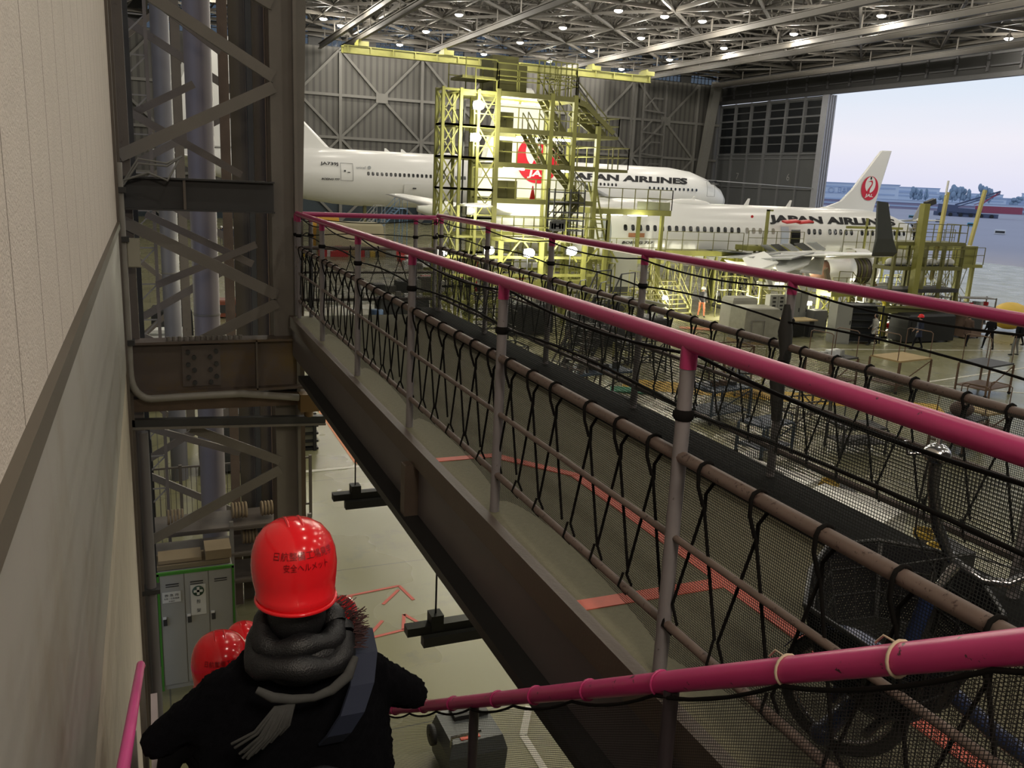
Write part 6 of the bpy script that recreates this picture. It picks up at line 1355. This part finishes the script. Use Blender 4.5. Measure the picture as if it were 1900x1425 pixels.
for az, di, h, w in ((47.0, 1300, 36, 9), (48.2, 1300, 38, 9), (48.5, 1300, 33, 9), (48.9, 1300, 37, 6), (50.3, 1200, 44, 14), (50.7, 1200, 42, 12), (51.1, 1200, 36, 7), (51.8, 1200, 46, 11), (52.2, 1200, 40, 9), (55.0, 1200, 42, 9), (49.9, 1250, 24, 12), (46.2, 1350, 33, 10), (53.6, 1250, 26, 14)): tree(az-1.2, di, h*.55, w*.5, 'hazy blue-green tree clump on the skyline beyond the apron')
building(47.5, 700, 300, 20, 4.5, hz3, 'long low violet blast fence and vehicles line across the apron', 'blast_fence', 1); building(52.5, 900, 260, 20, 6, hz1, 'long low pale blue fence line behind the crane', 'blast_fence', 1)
# mobile crane far out
t = thing('mobile_crane', (367, 310, 0), 'dark mobile crane with a red lattice boom far out on the apron', 'crane')
cx, cy = 367, 310; U = V((cos(rad(50)), -sin(rad(50)), 0)); C0 = V((cx, cy, 0)); cm = mat('crane_dark', (.09, .11, .18), .6); crd = mat('crane_red', (.35, .07, .11), .5)
def cp(u_, z, w=0): return C0+U*u_*.74+V((0, 0, z*.88))
b = MB(); b.bar(cp(-18, 1.3), cp(20, 1.0), 3, 2); b.bar(cp(-16, 4.5), cp(-4, 4.0), 3, 3.6); b.bar(cp(-4, 3), cp(10, 2.6), 3, 3); b.build('chassis', cm, t)
b = MB(); b.bar(cp(6, 4.5), cp(33, 4.6), 2.4, 3.2); b.build('counterweight_body', crd, t)
b = MB(); b.bar(cp(-6, 6.2), cp(19, 14.4), .8); b.bar(cp(-6, 4.8), cp(19, 13.2), .5); b.build('boom', cm, t)
b = MB(); b.bar(cp(19, 14.4), cp(8, 6.2), .6); b.bar(cp(19, 13), cp(5, 6.6), .3)
for k in range(8): f = k/8; b.bar(cp(19-11*f, 14.2-8*f), cp(18-12*f, 12.4-6*f), .25)
b.build('lattice_jib', crd, t)
for k in range(6): b = MB(); b.cyl(cp(-14+k*6, .9)+V((-1.6, -1.6, 0)), cp(-14+k*6, .9), .9, 12); b.build('wheel', BLACK, t)
for az, di, m, l in ((50.3, 300, mat('cyan_box', (.05, .35, .5)), 'small cyan container by the mobile crane'), (48.6, 330, cm, 'dark vehicle left of the mobile crane'), (51.8, 240, WHITE, 'tiny white aircraft tug on the apron'), (47.1, 380, mat('teal', (.1, .32, .36)), 'teal tarpaulin vehicle beside the airliner nose'), (43.2, 480, hz3, 'small violet vehicle left of the red-emblem fin')):
    x, y = polar(az, di); boxmachine(x, y, 2.4, 2, 1.1, m, l, 'vehicle', 'apron_vehicle', -rad(az))
# sun-less dusk: nothing else outdoors

# work lights low under the wing and fuselage
for i, (x, y, e) in enumerate(((31.5, 41.5, 420), (35.5, 39.5, 380), (27.5, 42.4, 300), (42.3, 40.5, 300))):
    t = thing('work_light', (x, y, 0), 'portable work light glowing on the floor under the middle airliner', 'lamp', 'portable work lights under the middle airliner')
    b = MB(); b.bar((x, y, .02), (x, y, 1.0), .05); b.bar((x-.3, y, .02), (x+.3, y, .02), .05); b.bar((x, y-.3, .02), (x, y+.3, .02), .05); b.build('stand', YEL, t); b = MB(); b.cb((x, y+.05, 1.1), (.4, .1, .25)); b.build('housing', STEEL_D, t)
    b = MB(); b.cb((x, y-.02, 1.1), (.34, .04, .2)); b.build('lens', tubem, t); light('POINT', 'work_lamp_light', (x, y-.25, 1.25), e, (1, .95, .75), .2)

# lattice mast on the back wall, wire across the doors, stores left of the columns
t = thing('lattice_mast', (80, 133.5, 0), 'dark lattice stair mast standing against the back wall right of the tower', 'mast'); lm = mat('mast_grey', (.15, .145, .135), .6)
for x in (76.8, 79.0, 83.4):
    b = MB(); b.box(x-.14, x+.14, 133.3, 133.6, 0, 24.4); b.build('mast_post', lm, t)
b = MB(); z = 2
while z < 23: b.bar((79, 133.4, z), (83.4, 133.4, z-.3), .22); b.bar((79, 133.2, z+.2), (80.8, 133.2, z+2), .2); b.bar((80.8, 133.2, z+2), (82.6, 133.2, z+2), .2); z += 3.6
b.build('landing', lm, t)
b = MB(); b.tube([(66.2+.0, 100.5, 8.6), (95.5, 108, 8.2)], .06, 5); tag(b.build('cable', mat('cable_white', (.4, .4, .4))), 'thin cable stretched from the far airliner nose to the hangar doors', 'cable')
t = thing('lattice_ladder', (.0, 14.5, 0), 'dark caged ladder with small zigzag rungs beside the left wall end', 'ladder')
b = MB(); b.bar((-.15, 14.5, 0), (-.15, 14.5, 16), .05); b.bar((.12, 14.5, 0), (.12, 14.5, 16), .05); b.build('rail', STEEL, t)
for k in range(52):
    z = 1+k*.28; b = MB(); b.bar((-.15, 14.5, z), (.12, 14.5, z+(.28 if k % 2 else 0)), .02); b.build('rung', STEEL_L, t)
b = MB(); b.bar((-.35, 12.2, 0), (-.35, 12.2, 16), .14, .2); b.bar((-.12, 12.6, 0), (-.12, 12.6, 16), .06); b.build('back_post', STEEL_D, t)
for dg, (p, q) in enumerate((((-.2, 8.0), (1.3, 7.2)), ((-.2, 7.9), (.7, 8.4)), ((.1, 5.6), (1.5, 6.2)), ((.0, 6.6), (1.45, 5.9)), ((-.1, 3.9), (.9, 4.4)), ((-.1, 3.4), (1.2, 2.9)), ((1.1, 8.9), (-.2, 9.8)))):
    b = MB(); b.bar((p[0], 13.3+.07*dg, p[1]), (q[0], 13.3+.07*dg, q[1]), .05, .10); b.build('diagonal', STEEL, t)
boxmachine(-.2, 28, 1.4, 1.0, 1.5, STEEL_D, 'dark machine left of the second round column under the dark beam')
boxmachine(.8, 38, 1.6, 1.2, 1.6, BLACK, 'black machine far behind the round columns')
boxmachine(-.6, 18.6, 1.0, .9, 2.0, BLACK, 'black upright cabinet in the dark corner at the left wall end', 'cabinet', 'cabinet')
b = MB(); b.box(-.1, 1.1, 31.0, 31.6, 1.55, 1.65); b.box(-.1, 1.1, 31.0, 31.6, 1.75, 1.85); tag(b.build('foam_board', WHITE), 'two stacked white panels behind the braces left of the round column', 'panel')
t = thing('bench', (.5, 31.3, 0), 'dark bench carrying two white panels behind the braces', 'bench'); MB().box(-.2, 1.2, 30.9, 31.7, 1.45, 1.54).build('bench_top', STEEL_D, t)
for x in (-.1, 1.1): MB().box(x-.05, x+.05, 30.95, 31.65, 0, 1.45).build('leg', STEEL_D, t)

# extra stores: tube stands, drums and carts that crowd the floor between the walkway and the airliner
def pipe_frame(x, y, w, d, h, m, label, rz=0, n=3):
    t = thing('tube_stand', (x, y, 0), label, 'stand', None, rz)
    for sx in (-1, 1):
        for sy in (-1, 1): b = MB(); b.bar((sx*w/2, sy*d/2, 0), (sx*w/2, sy*d/2, h), .05); b.build0('upright', m, t)
    for k in range(n):
        z = h*(k+1)/n; b = MB()
        for p, q in (((-1, -1), (1, -1)), ((1, -1), (1, 1)), ((1, 1), (-1, 1)), ((-1, 1), (-1, -1))): b.bar((p[0]*w/2, p[1]*d/2, z), (q[0]*w/2, q[1]*d/2, z), .045)
        b.build0('ring', m, t)
    b = MB(); b.bar((-w/2, -d/2, .1), (w/2, -d/2, h), .035); b.bar((w/2, -d/2, .1), (-w/2, -d/2, h), .035); b.build0('cross_brace', m, t)
    return t
for a in ((23.6, 40.6, 1.4, 1.0, 1.6, YEL, 'yellow tube stand on the floor between the tower and the grey electric box'), (22.4, 41.5, 1.6, 1.2, 3.2, YEL, 'tall yellow tube stand right against the tower foot'), (33.8, 40.8, 2.6, 1.0, 2.0, LY, 'pale yellow tube stand under the wing left of the engine'), (31.4, 41.4, 1.4, 1.0, 2.4, YELD, 'olive tube stand under the wing root'), (36.6, 41.6, 1.8, 1.0, 2.2, YELD, 'olive tube stand between the engine and the plywood desk'), (39.9, 37.6, 2.6, .9, 1.7, YELD, 'olive tube stand behind the black cabinet'), (43.8, 40.5, 2.4, 1.0, 2.6, LY, 'pale tube stand below the nose dock'), (46.5, 41.0, 2.0, 1.0, 3.0, YELD, 'olive tube stand farthest right below the nose dock'), (20.8, 27.0, 1.3, .9, 1.5, rb, 'brown tube stand left of the framed trolleys'), (18.4, 29.6, 1.6, .9, 1.3, STEEL_D, 'dark tube stand behind the yellow band'), (19.6, 21.4, 1.3, .8, 1.2, STEEL, 'grey tube stand seen through the far net'), (11.6, 28.5, 1.8, 1.2, 1.5, STEEL_D, 'dark tube stand left of the long dark step ladder'), (14.5, 36.5, 2.0, 1.0, 2.2, STEEL_D, 'tall dark tube stand among the machines left of the tower foot')):
    pipe_frame(*a)
drm = mat('blue_drum', (.05, .10, .20), .4)
for i, (x, y, m, l) in enumerate(((25.3, 40.2, mat('lime', (.35, .45, .06)), 'lime green drum near the foot of the grey electric box'), (26.0, 40.6, WHITE, 'white wrapped drum beside the lime green one'), (10.2, 41, drm, 'blue drum beyond the walkway end'), (41.9, 36.9, RED, 'red drum behind the group of people'), (12.6, 31.5, STEEL, 'grey drum left of the dark step ladders'), (34.9, 37.9, WHITE, 'white drum between the desk and the black rack'))):
    t = thing('drum', (x, y, 0), l, 'drum'); b = MB(); b.lathe((x, y, 0), (0, 0, 1), [(0, .28), (.02, .3), (.3, .3), (.32, .31), (.34, .3), (.86, .3), (.88, .28), (.88, 0)], 18); b.build('barrel', m, t); b = MB(); b.cyl((x+.1, y, .88), (x+.1, y, .92), .04); b.build('cap', STEEL_D, t)
things_on(33.8, 40.8, 2.02, 2.4, .8, 6, [WHITE, grey_c], 'small pale part on the tube stand under the wing', 'parts on the tube stand under the wing', 0, .15, .35)
for i, (x, y, w_, n_, nm) in enumerate(((20.6, 25.0, 1.1, 3, 'on the pale trolley with thin hoops'), (24.3, 25.4, 1.2, 4, 'on the brown framed trolley with the dark deck'), (17.0, 22.6, 1.4, 4, 'on the slate blue work bench trolley'), (13.5, 24.8, 2.2, 5, 'on the wide dark trolley'))):
    things_on(x, y, (.9, 1.25, 1.1, 1.3)[i], w_, .6, n_, [STEEL_D, WHITE, rb, grey_c], 'small box lying '+nm, 'boxes '+nm, 0, .12, .28)
